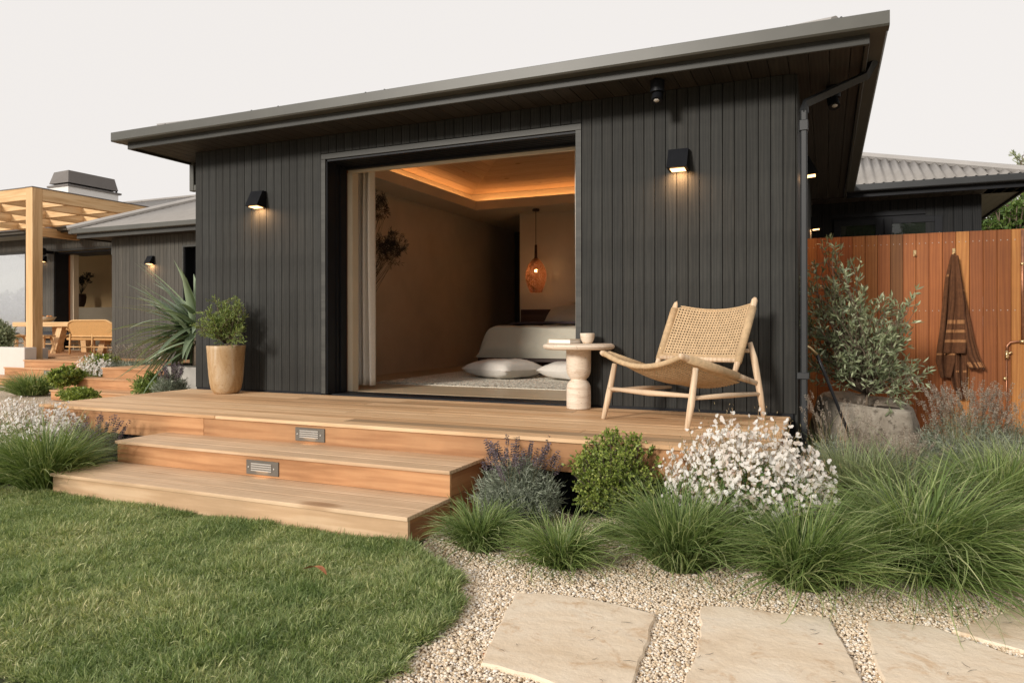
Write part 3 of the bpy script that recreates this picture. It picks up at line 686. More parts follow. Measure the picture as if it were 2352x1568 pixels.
# cove lights + strips
for (nm,c,sx,sy) in (('l',(TX0-.085,(TY0+TY1)/2),.05,TY1-TY0),('r',(TX1+.085,(TY0+TY1)/2),.05,TY1-TY0),('b',((TX0+TX1)/2,TY1+.085),TX1-TX0,.05),('f',((TX0+TX1)/2,TY0-.085),TX1-TX0,.05)):
    l=bpy.data.lights.new('cove_light','AREA'); l.shape='RECTANGLE'; l.size=sx; l.size_y=sy; l.energy=7.5*max(sx,sy)/3.5; l.color=(1,.47,.165)
    lo=bpy.data.objects.new('cove_light',l); COL.objects.link(lo); lo.location=(c[0],c[1],CZ+.075); lo.rotation_euler={'l':(0,math.radians(130),0),'r':(0,math.radians(-130),0),'b':(math.radians(130),0,0),'f':(math.radians(-130),0,0)}[nm]; lo.parent=house; lo.location=Vector((c[0],c[1],CZ+.075))-Vector(house.location)
# ================================================================ DECK AND STEPS
deck=thing('deck','long hardwood deck with pale weathered boards running along the open bedroom','deck',(-3.25,4.9,0))
DX0,DX1=-6.33,-.25
rows=12; y0=4.085; y1=5.745; pitch=(y1-y0)/rows
rs=random.Random(3)
for i in range(rows):
    ya=y0+i*pitch; cuts=[DX0]; x=DX0+rs.uniform(1.4,4.2)
    while x<DX1-.8: cuts.append(x); x+=rs.uniform(2.2,4.6)
    cuts.append(DX1)
    for a,c in zip(cuts[:-1],cuts[1:]):
        q=MB(); cxm=(a+c)/2; q.box(a-cxm+.0015,c-cxm-.0015,.0015,pitch-.002,-.025,rs.uniform(-.0012,0),.002)
        me=q.mesh('deck_board'); fixn(me); link('deck_board',me,M['deck'],deck,at=Vector((cxm,ya,DZ))-wloc(deck))
for a,c in ((DX0+.02,-4.4),(-4.4,-1.2),(-1.2,DX1-.02)):
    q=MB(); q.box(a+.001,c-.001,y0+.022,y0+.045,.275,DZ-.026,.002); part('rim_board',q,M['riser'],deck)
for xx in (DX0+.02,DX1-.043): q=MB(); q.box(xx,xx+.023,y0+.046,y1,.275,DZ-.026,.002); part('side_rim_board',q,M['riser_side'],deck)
q=MB()
for i in range(40): q.box(DX0+.1,DX1-.08,y0+.10+(i%2)*.002,y0+.102+(i%2)*.002,.0+i*.007,.003+i*.007)
for i in range(600):
    x=DX0+.1+i*.0102; q.box(x,x+.0025,y0+.103,y0+.104,0,.28)
o=part('skirt_mesh',q,M['black'],deck,nrm=False); o['kind']='stuff'
q=MB(); q.box(DX0+.1,DX1-.08,y0+.16,y0+.2,0,.28); q.box(DX0+.08,DX0+.1,y0+.2,5.6,0,.28); q.box(DX1-.1,DX1-.08,y0+.2,5.6,0,.28); part('skirt_backing',q,M['black'],deck)
steps=thing('steps','two broad hardwood steps leading from the lawn up to the long deck','steps',(-3.4,3.65,0))
for k,(sx0,sx1,sy0,sy1,zt,nb) in enumerate(((-4.835,-2.0,3.198,3.675,.163,3),(-4.80,-2.0,3.656,4.105,.32,3))):
    pt=(sy1-sy0)/nb
    for i in range(nb):
        q=MB(); cxm=(sx0+sx1)/2; q.box(sx0-cxm,sx1-cxm,.001,pt-.0015,-.022,rs.uniform(-.001,0),.002)
        me=q.mesh('tread_board'); fixn(me); link('tread_board',me,M['tread'],steps,at=Vector((cxm,sy0+i*pt,zt))-wloc(steps))
    zb=.002 if k==0 else .163
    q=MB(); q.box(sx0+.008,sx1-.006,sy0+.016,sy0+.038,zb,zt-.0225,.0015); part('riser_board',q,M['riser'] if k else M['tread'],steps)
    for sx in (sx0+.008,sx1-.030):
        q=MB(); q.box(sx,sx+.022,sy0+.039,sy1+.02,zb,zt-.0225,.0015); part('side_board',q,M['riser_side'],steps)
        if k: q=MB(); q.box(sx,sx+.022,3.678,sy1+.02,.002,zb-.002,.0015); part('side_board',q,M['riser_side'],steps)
def steplight(label,xa,xb,y,za,zb):
    r=thing('step_light',label,'step light',((xa+xb)/2,y,za),'louvred step lights')
    q=MB(); q.box(xa,xb,y-.008,y,za,zb,.002); part('face_plate',q,M['metal'],r)
    for i in range(4):
        z=za+(zb-za)*(.25+i*.155)
        q=MB(); q.box(xa+(xb-xa)*.16,xb-(xb-xa)*.2,y-.0135,y-.0085,z,z+(zb-za)*.095,.002); part('louvre',q,M['lens'],r)
    for f in (.08,.87):
        q=MB(); q.lathe([(.006,0),(.006,.003),(.002,.004)],(0,0,0),8); mm=Matrix.Translation((xa+(xb-xa)*f,y-.008,(za+zb)/2))@Matrix.Rotation(PI/2,4,'X'); q.v=[tuple(mm@Vector(v)) for v in q.v]; part('screw',q,M['lens'],r)
    l=bpy.data.lights.new('step_glow','AREA'); l.size=.1; l.size_y=.02; l.shape='RECTANGLE'; l.energy=.025; l.color=(1,.6,.3)
    lo=bpy.data.objects.new('step_glow',l); COL.objects.link(lo); lo.parent=r; lo.location=(0,-.025,.02); lo.rotation_euler=(math.radians(35),0,0)
steplight('louvred metal step light set in the upper riser under the deck edge',-3.505,-3.245,y0+.022,.338,.434)
steplight('louvred metal step light set in the middle riser, nearest the lawn',-3.545,-3.272,3.672,.178,.272)
# ================================================================ RIGHT WING
wing=thing('rear_wing','dark rear wing with corrugated grey roof seen above the reddish fence','building',(1,12.5,0))
WY=12.05; WX1=2.03
boards(wing,lin(-.21,.06,2),WY,.0,3.03,M['clad_shaded'],'wide_cladding_board'); boards(wing,lin(1.33,WX1,6),WY,.0,3.03,M['clad_shaded'],'wide_cladding_board')
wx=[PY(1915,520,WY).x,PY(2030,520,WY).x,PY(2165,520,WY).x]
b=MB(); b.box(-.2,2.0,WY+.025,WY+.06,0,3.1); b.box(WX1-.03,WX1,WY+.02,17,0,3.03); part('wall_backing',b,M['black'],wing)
boards(wing,lin(.06,1.33,11),WY,2.86,3.03,M['clad_shaded'],'wide_cladding_board')
b=MB(); b.box(.06,1.33,WY-.004,WY+.03,2.80,2.86); part('window_head_trim',b,M['black'],wing)
for i,(a,c) in enumerate(((wx[0],wx[1]-.01),(wx[1]+.01,wx[2]))):
    ft=.10; z0,z1=1.2,2.76
    q=MB(); q.box(a,a+ft,WY-.012,WY+.02,z0,z1,.003); q.box(c-ft,c,WY-.012,WY+.02,z0,z1,.003); q.box(a+ft,c-ft,WY-.012,WY+.02,z1-.085,z1,.003); q.box(a+ft,c-ft,WY-.012,WY+.02,z0,z0+.08,.003)
    f=part('window_frame',q,M['black'],wing)
    q=MB(); q.box(a+ft-.002,c-ft+.002,WY+.003,WY+.009,z0+.07,z1-.08); part('pane',q,M['glass'],f)
    q=MB(); q.box(c-.05,c-.035,WY-.04,WY-.012,2.38,2.52,.003); part('window_catch',q,M['metal'],f)
x=-.2; 
while x<2.45:
    q=MB(); q.box(x+.002,x+.128,11.6,12.05,3.032,3.05); part('soffit_board',q,M['soffit'],wing); x+=.13
x=WX1+.003
for i in range(4):
    q=MB(); q.box(x,x+.108,11.6,17,3.032+i*.0,3.048); part('side_soffit_board',q,M['soffit_green'],wing,label='olive painted eave board'); x+=.11
b=MB(); b.box(2.475,2.50,11.58,17,3.0,3.16); part('side_fascia_board',b,M['black'],wing)
b=MB(); b.box(FX1+.01,2.50,11.555,11.58,3.02,3.16,.003); part('fascia_board',b,M['black'],wing)  # black on the wing fascia puts its shade into the colour
gutter(wing,(FX1+.02,11.554),(2.60,11.554),(0,-1),M['gutter_shaded']); gutter(wing,(2.501,11.46),(2.501,17),(1,0),M['gutter_shaded'])
corr(wing,-.9,2.56,11.50,3.165,.415,2.6,hipl=False,pp=.125,am=.024)
corr(wing,11.50,17,2.56,3.165,.415,2.6,'x',-1,True,False,.125,.017)
b=MB(); p0=Vector((2.57,11.49,3.20)); p1=Vector((2.57-2.7,11.49+2.7,3.2+.415*2.7)); b.tube([p0,p1],.06,8); b.tube([p1,(-1.2,11.49+2.7,3.2+.415*2.7)],.06,8); part('ridge_cap',b,M['roofcap'],wing)
# ================================================================ FENCE
fence=thing('fence','tall fence of vertical reddish hardwood boards behind the shrubs','fence',(.7,7.8,0))
FYY=7.8; fw_=.1085
q=MB(); q.box(.0015,fw_-.0015,0,.02,-.02,2.035,.002); mef=q.mesh('fence_board'); fixn(mef)
nx0=-.195; nb=17
sc=MB(); sc.lathe([(.0045,0),(.0045,.002),(.001,.0025)],(0,0,0),6); sc.v=[tuple(Matrix.Rotation(PI/2,4,'X')@Vector(v)) for v in sc.v]; mes=sc.mesh('fence_screw'); fixn(mes)
for i in range(nb):
    x=nx0+i*fw_; o=link('fence_board',mef,M['fence'],fence,at=Vector((x,FYY,0))-wloc(fence))
    for zz in (1.94,1.30):
        for fx in (.028,.080): link('fence_screw',mes,M['lens'],fence,at=Vector((x+fx,FYY-.001,zz))-wloc(fence))
q=MB(); q.box(nx0,nx0+nb*fw_,FYY+.021,FYY+.06,1.88,1.97); q.box(nx0,nx0+nb*fw_,FYY+.021,FYY+.06,1.25,1.33); part('fence_rail',q,M['fence'],fence)
def fy(x,y): return PY(x,y,FYY-.03)
def hook(label,px,py):
    p=fy(px,py); r=thing('coat_hook',label,'hook',(p.x,FYY,p.z)); q=MB()
    q.box(p.x-.013,p.x+.013,FYY-.008,FYY-.001,p.z-.03,p.z+.03,.002); part('back_plate',q,M['brass'],r)
    q=MB(); q.tube([(p.x,FYY-.008,p.z-.015),(p.x,FYY-.03,p.z-.025),(p.x,FYY-.04,p.z-.01)],[.006,.006,.008],8); part('peg',q,M['brass'],r,True); return r
hook('small brass hook left empty on the reddish fence',2102,582)
hook('small brass hook holding up the brown towel',2192,578)
# shower pipe
sh=thing('shower_pipe','copper shower pipework with a brass tap at the right end of the fence','shower',(1.55,FYY,.8))
q=MB(); a=fy(2348,528);b_=fy(2348,785);c_=fy(2320,787);d_=fy(2312,810);e_=fy(2311,1000)
q.tube([a,b_],.011,8); q.tube([b_+Vector((.05,0,0)),fy(2335,785),c_,fy(2313,795),d_],.010,8); q.tube([d_,e_],.005,6); part('copper_pipe',q,M['copper'],sh,True)
for px,py in ((2348,607),(2308,870)):
    p=fy(px,py); q=MB(); q.ball(p,.018,10,6); part('pipe_clip',q,M['brass'],sh,True)
p=fy(2312,816); q=MB(); q.tube([p+Vector((0,0,.04)),p+Vector((0,0,-.035))],[.013,.017],10); q.tube([p,p+Vector((.035,-.02,.03))],[.009,.007],8); q.tube([p+Vector((.01,-.02,-.005)),p+Vector((-.01,-.04,-.02))],.009,8); part('tap',q,M['brass'],sh,True)
p=fy(2350,785); q=MB(); q.tube([p+Vector((-.03,0,0)),p+Vector((.03,0,0))],.016,10); part('pipe_joint',q,M['brass'],sh,True)
# ================================================================ LEFT WING
lw=thing('left_wing','low dark clad wing with corrugated hip roof beside the yucca','building',(-10,11.5,0))
LY=10.6; LX=-14.0
lxs=lin(LX,-9.35,44); 
boards(lw,lxs,LY,.2,3.03,M['clad_far'])
dx0=-9.35
dxx=PY(419,700,LY).x
lxs=lin(LX,dxx,int((dxx-LX)/.1055))
for o in [c for c in lw.children]: bpy.data.objects.remove(o)
boards(lw,lxs,LY,.2,3.03,M['clad_far'])
boards(lw,lin(dxx,dxx+2.0,19),LY,2.80,3.03,M['clad_far'])
b=MB(); b.box(dxx,dxx+.03,LY-.004,LY+.25,.48,2.76); b.box(dxx,dxx+2,LY-.004,LY+.05,2.76,2.80); part('door_trim',b,M['trim'],lw)
b=MB(); b.box(LX+.02,dxx,LY+.022,LY+.05,.2,3.1); b.box(dxx+.03,-6.3,LY+.25,LY+.3,.2,3.1); b.box(LX+.0,LX+.02,LY+.02,14,.2,3.03); b.box(dxx+.03,dxx+.05,LY+.02,LY+.25,.48,2.76); part('wall_backing',b,M['black'],lw)
b=MB(); b.box(-14.46,-6.4,10.14,10.165,3.0,3.17,.003); b.box(-14.46,-14.435,10.165,15,3.0,3.17,.003); part('fascia_board',b,M['trim'],lw)
b=MB(); b.box(-14.43,-6.4,10.166,10.6,3.03,3.05); b.box(-14.43,-14.0,10.6,15,3.03,3.05); part('soffit',b,M['soffit'],lw)
gutter(lw,(-14.57,10.139),(-6.4,10.139),(0,-1)); gutter(lw,(-14.461,10.03),(-14.461,15),(-1,0))
corr(lw,-14.53,-6.5,10.07,3.165,.45,2.9,hipr=False,pp=.1,am=.012)
corr(lw,10.07,14,-14.53,3.165,.45,2.9,'x',1,True,False,.1,.012)
b=MB(); b.tube([(-14.58,10.02,3.21),(-14.53+2.9,10.07+2.9,3.2+.45*2.9)],.06,8); b.tube([(-14.53+2.9,12.97,3.2+.45*2.9),(-6.5,12.97,3.2+.45*2.9)],.06,8); part('hip_cap',b,M['roofcap'],lw)
b=MB(); b.box(-14.35,-14.28,10.85,10.92,2.72,3.1,.006); b.box(-14.28,-13.98,10.85,10.92,2.72,2.79,.006); part('offset_pipe',b,M['gutter'],lw)
p=PY(349,597,LY); sconce('smaller wedge sconce on the left wing above the yucca leaves',p.x,LY,p.z,power=1.6)
p=PY(369,820,LY); q=MB(); q.box(p.x-.04,p.x+.04,LY-.02,LY-.001,p.z-.06,p.z+.06,.004); part('outdoor_socket',q,M['lens'],lw)
# ================================================================ PAVILION (dining)
pav=thing('dining_pavilion','grey clad dining pavilion with big sliding opening behind the rattan bench','building',(-18,14,0))
PVY=13.6; pz=lambda x,y:PY(x,y,PVY)
ox0=pz(122,650).x; oz=pz(122,577).z
wx1=pz(60,650).x; 
boards(pav,lin(wx1,ox0,max(3,int((ox0-wx1)/.105))),PVY,.2,oz+.05,M['clad_far'])
boards(pav,lin(-30,-13.2,150),PVY,oz+.055,3.72,M['clad_far'])
b=MB(); b.box(ox0,ox0+.05,PVY-.01,PVY+.4,.48,oz); b.box(ox0,-12,PVY-.01,PVY+.1,oz,oz+.05); part('door_trim',b,M['trim'],pav)
b=MB(); b.box(ox0+.05,ox0+.07,PVY+.02,PVY+.45,.48,oz-.01); b.box(ox0+.05,-12,PVY+.1,PVY+.9,oz-.06,oz-.01); b.box(wx1,ox0,PVY+.022,PVY+.05,.2,3.7); b.box(-30,-12,PVY+.022,PVY+.05,oz+.05,3.7); part('reveal_panel',b,M['black'],pav)
jx=PY(157,650,PVY+.45).x
b=MB(); b.box(jx,jx+.09,PVY+.42,PVY+.5,.48,oz-.08); part('door_frame',b,M['fence'],pav)
b=MB(); b.box(jx+.09,jx+.24,PVY+.45,PVY+.6,.48,oz-.05); part('cream_jamb',b,M['cream'],pav)
M['warmwall']=plain('warm_dining_wall',(.66,.46,.24),.9,0,.06,1)
b=MB(); b.box(-25.9,-10,PVY+3.5,PVY+3.6,.4,4.0); part('interior_wall',b,M['warmwall'],pav)
b=MB(); zz=PY(200,706,PVY+3).z; b.box(-25.9,-10,PVY+2.7,PVY+3.5,.4,zz); part('hearth_bench',b,M['plaster_l'],pav)
b=MB(); b.box(-30,-12,12.99,13.01,3.72,3.86); part('fascia_board',b,M['trim'],pav)
gutter(pav,(-30,13.0),(-12,13.0),(0,-1),z=3.76)
corr(pav,-30,-11,13.0,3.86,.40,3.0,hipl=False,hipr=True,pp=.1,am=.012,step=.02)
b=MB(); b.tube([(-30,16,5.08),(-14,16,5.08),(-11,13,3.88)],.06,6); b.hex([(-30,16,5.02),(-14,16,5.02),(-14,19,3.8),(-30,19,3.8)],[(-30,16,5.04),(-14,16,5.04),(-14,19,3.82),(-30,19,3.82)]); b.add([(-14,16,5.03),(-11,13,3.85),(-11,19,3.85)],[(0,1,2)]); part('roof_back',b,M['roof'],pav)
# left glazing
gz1=pz(25,584).z
q=MB(); q.box(-29.9,wx1-.02,PVY+.0,PVY+.05,gz1,oz+.05); q.box(-29.9,wx1,PVY+.0,PVY+.05,.45,.52); q.box(wx1-.05,wx1-.001,PVY-.005,PVY+.055,.52,gz1); f=part('window_frame',q,M['trim'],pav)
M['paleglass'],t,b=mat('haze_glass'); b.inputs['Base Color'].default_value=(.93,.93,.93,1); b.inputs['Metallic'].default_value=1; b.inputs['Roughness'].default_value=.12
tr=N(t,'ShaderNodeBsdfTransparent'); ms=N(t,'ShaderNodeMixShader'); ms.inputs[0].default_value=.55  # strong mirror share; its pale sky reflection stands in for haze over the hills
t.links.new(tr.outputs[0],ms.inputs[1]); t.links.new(b.outputs[0],ms.inputs[2]); t.links.new(ms.outputs[0],t.nodes['Material Output'].inputs[0])
q=MB(); q.box(-29.8,wx1-.05,PVY+.02,PVY+.03,.52,gz1); part('pane',q,M['paleglass'],f)
# chimney
ch=thing('chimney','white chimney with a long grey sloping metal cap rising beyond the pergola','chimney',(-17,18,4))
D=23.5
def cp(x,y,d=D): return PD(x,y,d)
# corner near (0.157,388) edge; X axis run to the left is short, Y axis run is long
cY=PD(157,440,D); cx0,cy0=cY.x,cY.y
k0=(PD(157,389,D).z,PD(157,417,D).z,PD(157,421,D).z,PD(157,426,D).z)
# length along +Y so that far end shows at px 275
def sol_y(px,xx):
    r=ray(px,0); return r[1]*xx/r[0]
def sol_x(px,yy):
    r=ray(px,0); return r[0]*yy/r[1]
yE=sol_y(272,cx0); xE=sol_x(113,cy0)
ins=.10
b=MB(); b.hex([(xE,cy0,k0[1]),(cx0,cy0,k0[1]),(cx0,yE,k0[1]),(xE,yE,k0[1])],[(xE+ins,cy0+ins,k0[0]),(cx0-ins*.3,cy0+ins*.3,k0[0]),(cx0-ins*.3,yE-.12,k0[0]),(xE+ins,yE-.12,k0[0])]); part('metal_cap',b,M['chim'],ch)
b=MB(); b.box(xE-.06,cx0+.04,cy0-.04,yE+.1,k0[3],k0[2]-.01); part('cap_flange',b,M['chim'],ch)
b=MB(); b.box(xE,cx0,cy0,yE,3.9,k0[3]); part('stack',b,M['white'],ch)
for f in (.04,.3,.45,.62,.85,.97):
    q=MB(); yy=cy0+(yE-cy0)*f; q.box(cx0-.08,cx0-.04,yy,yy+.05,k0[2]-.01,k0[1]+.002); part('cap_strut',q,M['black'],ch)
# ---------------------------------------------------------------- pergola
per=thing('pergola','pale timber pergola with a thick corner post and open beam grid','pergola',(-16,11,0))
pw=.215; P0=PZ(67,823,DZ); px0=P0.x-pw/2; py0=P0.y
ptop=4.08; bh=.27
b=MB(); b.box(px0,px0+pw,py0,py0+pw,DZ-.1,ptop-.02,.004); part('post',b,M['cedarz'],per)
PXL=-24; PYB=13.55
b=MB(); b.box(PXL,px0-.002,py0+.01,py0+.15,ptop-bh,ptop-.02,.004); part('front_beam',b,M['cedarx'],per)
b=MB(); b.box(px0+.06,px0+pw-.008,py0+pw+.002,PYB,ptop-bh,ptop-.02,.004); part('side_beam',b,M['cedar'],per)
b=MB(); b.box(PXL,px0-.002,py0-.0,py0+.16,ptop-.019,ptop,.002); b.box(px0-.01,px0+pw+.005,py0-.01,PYB,ptop-.019,ptop+.001,.002); part('metal_flashing',b,M['chim'],per)
xs_=[px0-1.25,px0-2.6,px0-3.95,px0-5.3]
for xx in xs_:
    b=MB(); b.box(xx,xx+.11,py0+.152,PYB,ptop-bh+.04,ptop-.03,.003); part('rafter',b,M['cedar'],per)
for yy in (py0+1.0,py0+2.05,py0+3.05):
    segs=[PXL]+sorted(v for x in xs_ for v in (x,x+.11))+[px0+.058]
    for a,c in zip(segs[::2],segs[1::2]):
        b=MB(); b.box(a+.001,c-.001,yy,yy+.09,ptop-bh+.05,ptop-.04,.003); part('cross_beam',b,M['cedarx'],per)
for xx in (px0-1.25,px0-3.95,px0+.06):
    b=MB(); b.box(xx,xx+.14,PYB-1.3,PYB-.002,ptop-bh-.24,ptop-bh-.01,.003); part('support_bracket',b,M['cedar'],per)
# ---------------------------------------------------------------- far deck and steps
fd=thing('dining_deck','raised timber deck of the dining terrace with wide steps at its front','deck',(-17,11,0))
fy0=py0-.32
x_=PZ(57.6,825,DZ).x
for i in range(32):
    y=fy0+.022+i*.14
    q=MB(); q.box(x_ if i<8 else -24,-8,y+.002,y+.138,DZ-.025,DZ); part('deck_board',q,M['far_deck'],fd)
def far_step(parent,x0,x1,y0_,y1_,z,nb=3,rise=.16):
    pt=(y1_-y0_)/nb
    for i in range(nb):
        q=MB(); q.box(x0,x1,y0_+i*pt+.001,y0_+(i+1)*pt-.001,z-.025,z,.002); part('tread_board',q,M['far_deck'],parent)
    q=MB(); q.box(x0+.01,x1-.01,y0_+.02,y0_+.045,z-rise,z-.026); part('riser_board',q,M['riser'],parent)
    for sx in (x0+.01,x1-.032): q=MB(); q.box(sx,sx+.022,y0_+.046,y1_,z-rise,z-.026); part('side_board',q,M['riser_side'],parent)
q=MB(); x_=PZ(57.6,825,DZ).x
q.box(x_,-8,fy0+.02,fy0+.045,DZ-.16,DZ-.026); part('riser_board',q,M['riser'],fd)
q=MB(); q.box(x_-.01,-8,fy0-.003,fy0+.021,DZ-.024,DZ); part('nosing_board',q,M['far_deck'],fd)
s3=thing('dining_steps','pair of orange toned timber steps below the pergola post','steps',(-14,9,0))
f1=PZ(7.4,841.7,.32); f2=PZ(-60,857,.16)
far_step(s3,f1.x,-9,f1.y,fy0+.02,.32); far_step(s3,f2.x,-9,f1.y-.45,f1.y+.02,.16)
p=PZ(105,868,.2); steplight('distant louvred step light in the dining steps beside the round shrub',PY(99,860,f1.y).x,PY(115,860,f1.y).x,f1.y+.018,.19,.28)
s2=thing('garden_steps','three layered timber platforms stepping up between the shrubs towards the left wing','steps',(-9.5,8.2,0))
a=PZ(232,843,.48); far_step(s2,a.x,-6.9,a.y,a.y+1.7,.48,10)
a2=PZ(173,866.5,.32); far_step(s2,a2.x,-6.9,a2.y,a.y+.02,.32,4)
a3=PZ(113,894,.16); far_step(s2,a3.x,-6.9,a3.y,a2.y+.02,.16,4)
# rendered planter wall left
rw=MB(); wz=PY(50,797,fy0+.05).z; rw.box(-24,x_-.015,fy0+.03,fy0+.28,-.02,wz,.01); rw.box(-24,x_-.9,fy0+.281,fy0+1.1,-.02,wz-.05)
solo('planter_wall',rw,M['render'],'low pale rendered planter wall at the left edge beside the pergola post','planter')
# ================================================================ FURNITURE ON THE DECK
# woven lounge chair
U=Vector((.889,-.458,0)); B_=Vector((.458,.889,0)); CO=Vector((-1.1625,4.8915,DZ))
def C(u,w_,z): return CO+U*u+B_*w_+Vector((0,0,z))
chair=thing('lounge_chair','low teak lounge chair with woven tan rope seat and back on the deck','chair',tuple(CO))
for s,lab in ((-1,'l'),(1,'r')):
    q=MB(); q.tube([C(s*.372,.0,0),C(s*.368,.05,.16),C(s*.360,.11,.40)],[.0165,.024,.019],12); part('front_leg',q,M['teak'],chair,True)
    q=MB(); q.tube([C(s*.40,.86,0),C(s*.385,.83,.2),C(s*.365,.79,.44),C(s*.345,.765,.56)],[.0165,.023,.024,.017],12); part('rear_leg',q,M['teak'],chair,True)
    q=MB(); q.tube([C(s*.35,-.045,.487),C(s*.35,-.02,.48),C(s*.355,.12,.445),C(s*.36,.35,.385),C(s*.365,.60,.32),C(s*.375,.825,.262)],[.014,.022,.025,.025,.025,.017],12); part('seat_rail',q,M['teak'],chair,True)
    q=MB(); q.tube([C(s*.352,.56,.34),C(s*.35,.62,.45),C(s*.35,.72,.66),C(s*.35,.82,.865),C(s*.35,.828,.882)],[.017,.023,.024,.022,.012],12); part('back_post',q,M['teak'],chair,True)
    q=MB(); q.tube([C(s*.35,.605,.42),C(s*.35,.72,.66),C(s*.35,.795,.815)],[.028,.0295,.028],14); part('post_wrapping',q,M['rope'],chair,True)
    q=MB(); q.tube([C(s*.35,.035,.468),C(s*.36,.35,.385),C(s*.364,.58,.326)],[.0285,.030,.029],14); part('rail_wrapping',q,M['rope'],chair,True)
    q=MB(); q.tube([C(s*.368,.07,.205),C(s*.375,.45,.2),C(s*.385,.825,.19)],[.013,.019,.013],10); part('side_stretcher',q,M['teakx'],chair,True)
q=MB(); q.tube([C(-.366,.055,.22),C(0,.055,.215),C(.366,.055,.22)],[.013,.021,.013],10); part('front_stretcher',q,M['teakx'],chair,True)
q=MB(); q.tube([C(-.345,.755,.50),C(.345,.755,.50)],[.015,.015],10); part('rear_stretcher',q,M['teakx'],chair,True)
q=MB(); q.tube([C(-.35,.60,.435),C(0,.605,.43),C(.35,.60,.435)],[.016,.019,.016],10); part('back_cross_rail',q,M['teak'],chair,True)
def woven(name,fn,nu,nv,holes=True):
    q=MB(); q.grid(fn,nu,nv,keep=(lambda i,j: not (j%2==1 and i%2==1 and 1<i<nu-2)) if holes else None)
    o=part(name,q,M['rope'],chair,True,nrm=False); m=o.modifiers.new('s','SOLIDIFY'); m.thickness=.006; m.offset=0; return o
def backf(u,v):
    x=(u-.5)*.70; w_=.605+v*.21; z=.445+v*.40
    sag=.055*(1-(2*u-1)**2)*(.6+.4*v); top=-.035*(1-(2*u-1)**2)*v
    zz=z+top; return C(x,w_+sag*.9,zz-sag*.2)
woven('back_weave',backf,57,38)
def seatf(u,v):
    x=(u-.5)*.70; w_=-.03+v*.66; z=.485-v*.205
    sag=.115*(1-(2*u-1)**2)*(.55+.45*math.sin(PI*min(1,v*1.0+.12)))
    return C(x,w_,z-sag)
woven('seat_weave',seatf,57,52)
q=MB(); q.tube([Vector(seatf(i/14,.015))+Vector((0,0,.003)) for i in range(15)],.019,10); part('front_edge_wrap',q,M['rope'],chair,True)
q=MB(); q.tube([Vector(backf(i/14,1.0)) for i in range(15)],.008,8); part('top_edge_cord',q,M['rope'],chair,True)
q=MB(); q.tube([Vector(backf(i/14,.0))+Vector((0,0,.0)) for i in range(15)],.02,8); part('lower_edge_wrap',q,M['rope'],chair,True)
# travertine side table
tp=PZ(1329,938,DZ); tb=thing('side_table','round travertine side table with a waisted pedestal beside the lounge chair','table',(tp.x,tp.y,DZ))
q=MB(); pr=[(.090,0),(.0985,.006),(.100,.03),(.100,.16),(.098,.185),(.090,.208),(.076,.226),(.065,.235),(.064,.240),(.066,.246),(.078,.256),(.090,.275),(.098,.298),(.101,.33),(.102,.484)]
q.lathe(pr,(tp.x,tp.y,DZ),40); part('pedestal',q,M['trav'],tb,35)
q=MB(); q.lathe([(.10,.486),(.27,.487),(.288,.495),(.296,.511),(.288,.527),(.27,.535),(.0,.535)],(tp.x,tp.y,DZ),48); part('tabletop',q,M['trav'],tb,35)
zt=DZ+.536
bw=thing('bowl','small carved stone cup on the travertine side table','bowl',(tp.x+.03,tp.y-.02,zt))
bx=Vector((tp.x+.075,tp.y-.0,zt)); q=MB(); q.lathe([(.034,0),(.044,.012),(.056,.04),(.060,.082),(.057,.084),(.052,.045),(.035,.02),(.0,.016)],bx,28); part('cup_body',q,M['trav'],bw,40)
bk=thing('book','closed cream hardback book lying on the travertine side table','book',(tp.x-.12,tp.y,zt))
R=Matrix.Translation((tp.x-.105,tp.y-.03,zt))@Matrix.Rotation(math.radians(-16),4,'Z')
q=MB(); q.box(-.115,.10,-.075,.075,.004,.031,0,R); part('pages',q,M['white'],bk)
q=MB(); q.box(-.12,.105,-.08,.08,.0,.0038,.001,R); q.box(-.12,.105,-.08,.08,.0312,.035,.001,R); q.box(-.122,-.116,-.08,.08,.0,.035,.001,R); part('cover',q,M['cream'],bk)
# planter with olive bush
pp=Vector((-5.585,5.50,DZ))
pt=thing('clay_planter','tall tan glazed clay planter standing on the deck by the left wall','planter',tuple(pp))
q=MB(); q.lathe([(.105,0),(.125,.012),(.145,.05),(.158,.11),(.168,.20),(.176,.32),(.184,.44),(.188,.478),(.184,.484),(.174,.482),(.168,.44),(.165,.42),(0,.42)],pp,40); part('pot_body',q,M['pot'],pt,50)
q=MB(); q.lathe([(.164,.428),(.10,.44),(0,.445)],pp,20); part('potting_soil',q,M['soil'],pt,True)
ct=pp+Vector((0,0,.72)); tg=ell((ct.x-.01,ct.y,ct.z+.02),(.21,.21,.19),60,5,.8)+[(ct.x-.32,ct.y-.05,ct.z-.07),(ct.x-.29,ct.y-.1,ct.z-.03),(ct.x-.27,ct.y-.02,ct.z-.13),(ct.x+.25,ct.y-.12,ct.z-.12),(ct.x+.27,ct.y-.06,ct.z-.16),(ct.x+.24,ct.y-.1,ct.z-.2),(ct.x+.02,ct.y,ct.z+.22),(ct.x+.15,ct.y,ct.z+.15)]
shrub('olive_bush','bushy green dwarf olive growing in the tan clay planter',pp+Vector((0,0,.42)),tg,M['olivebush'],.034,.0085,21,12,7,.08,M['bark'],.0055,'plant',.55,trunk=pp+Vector((0,0,.5)))
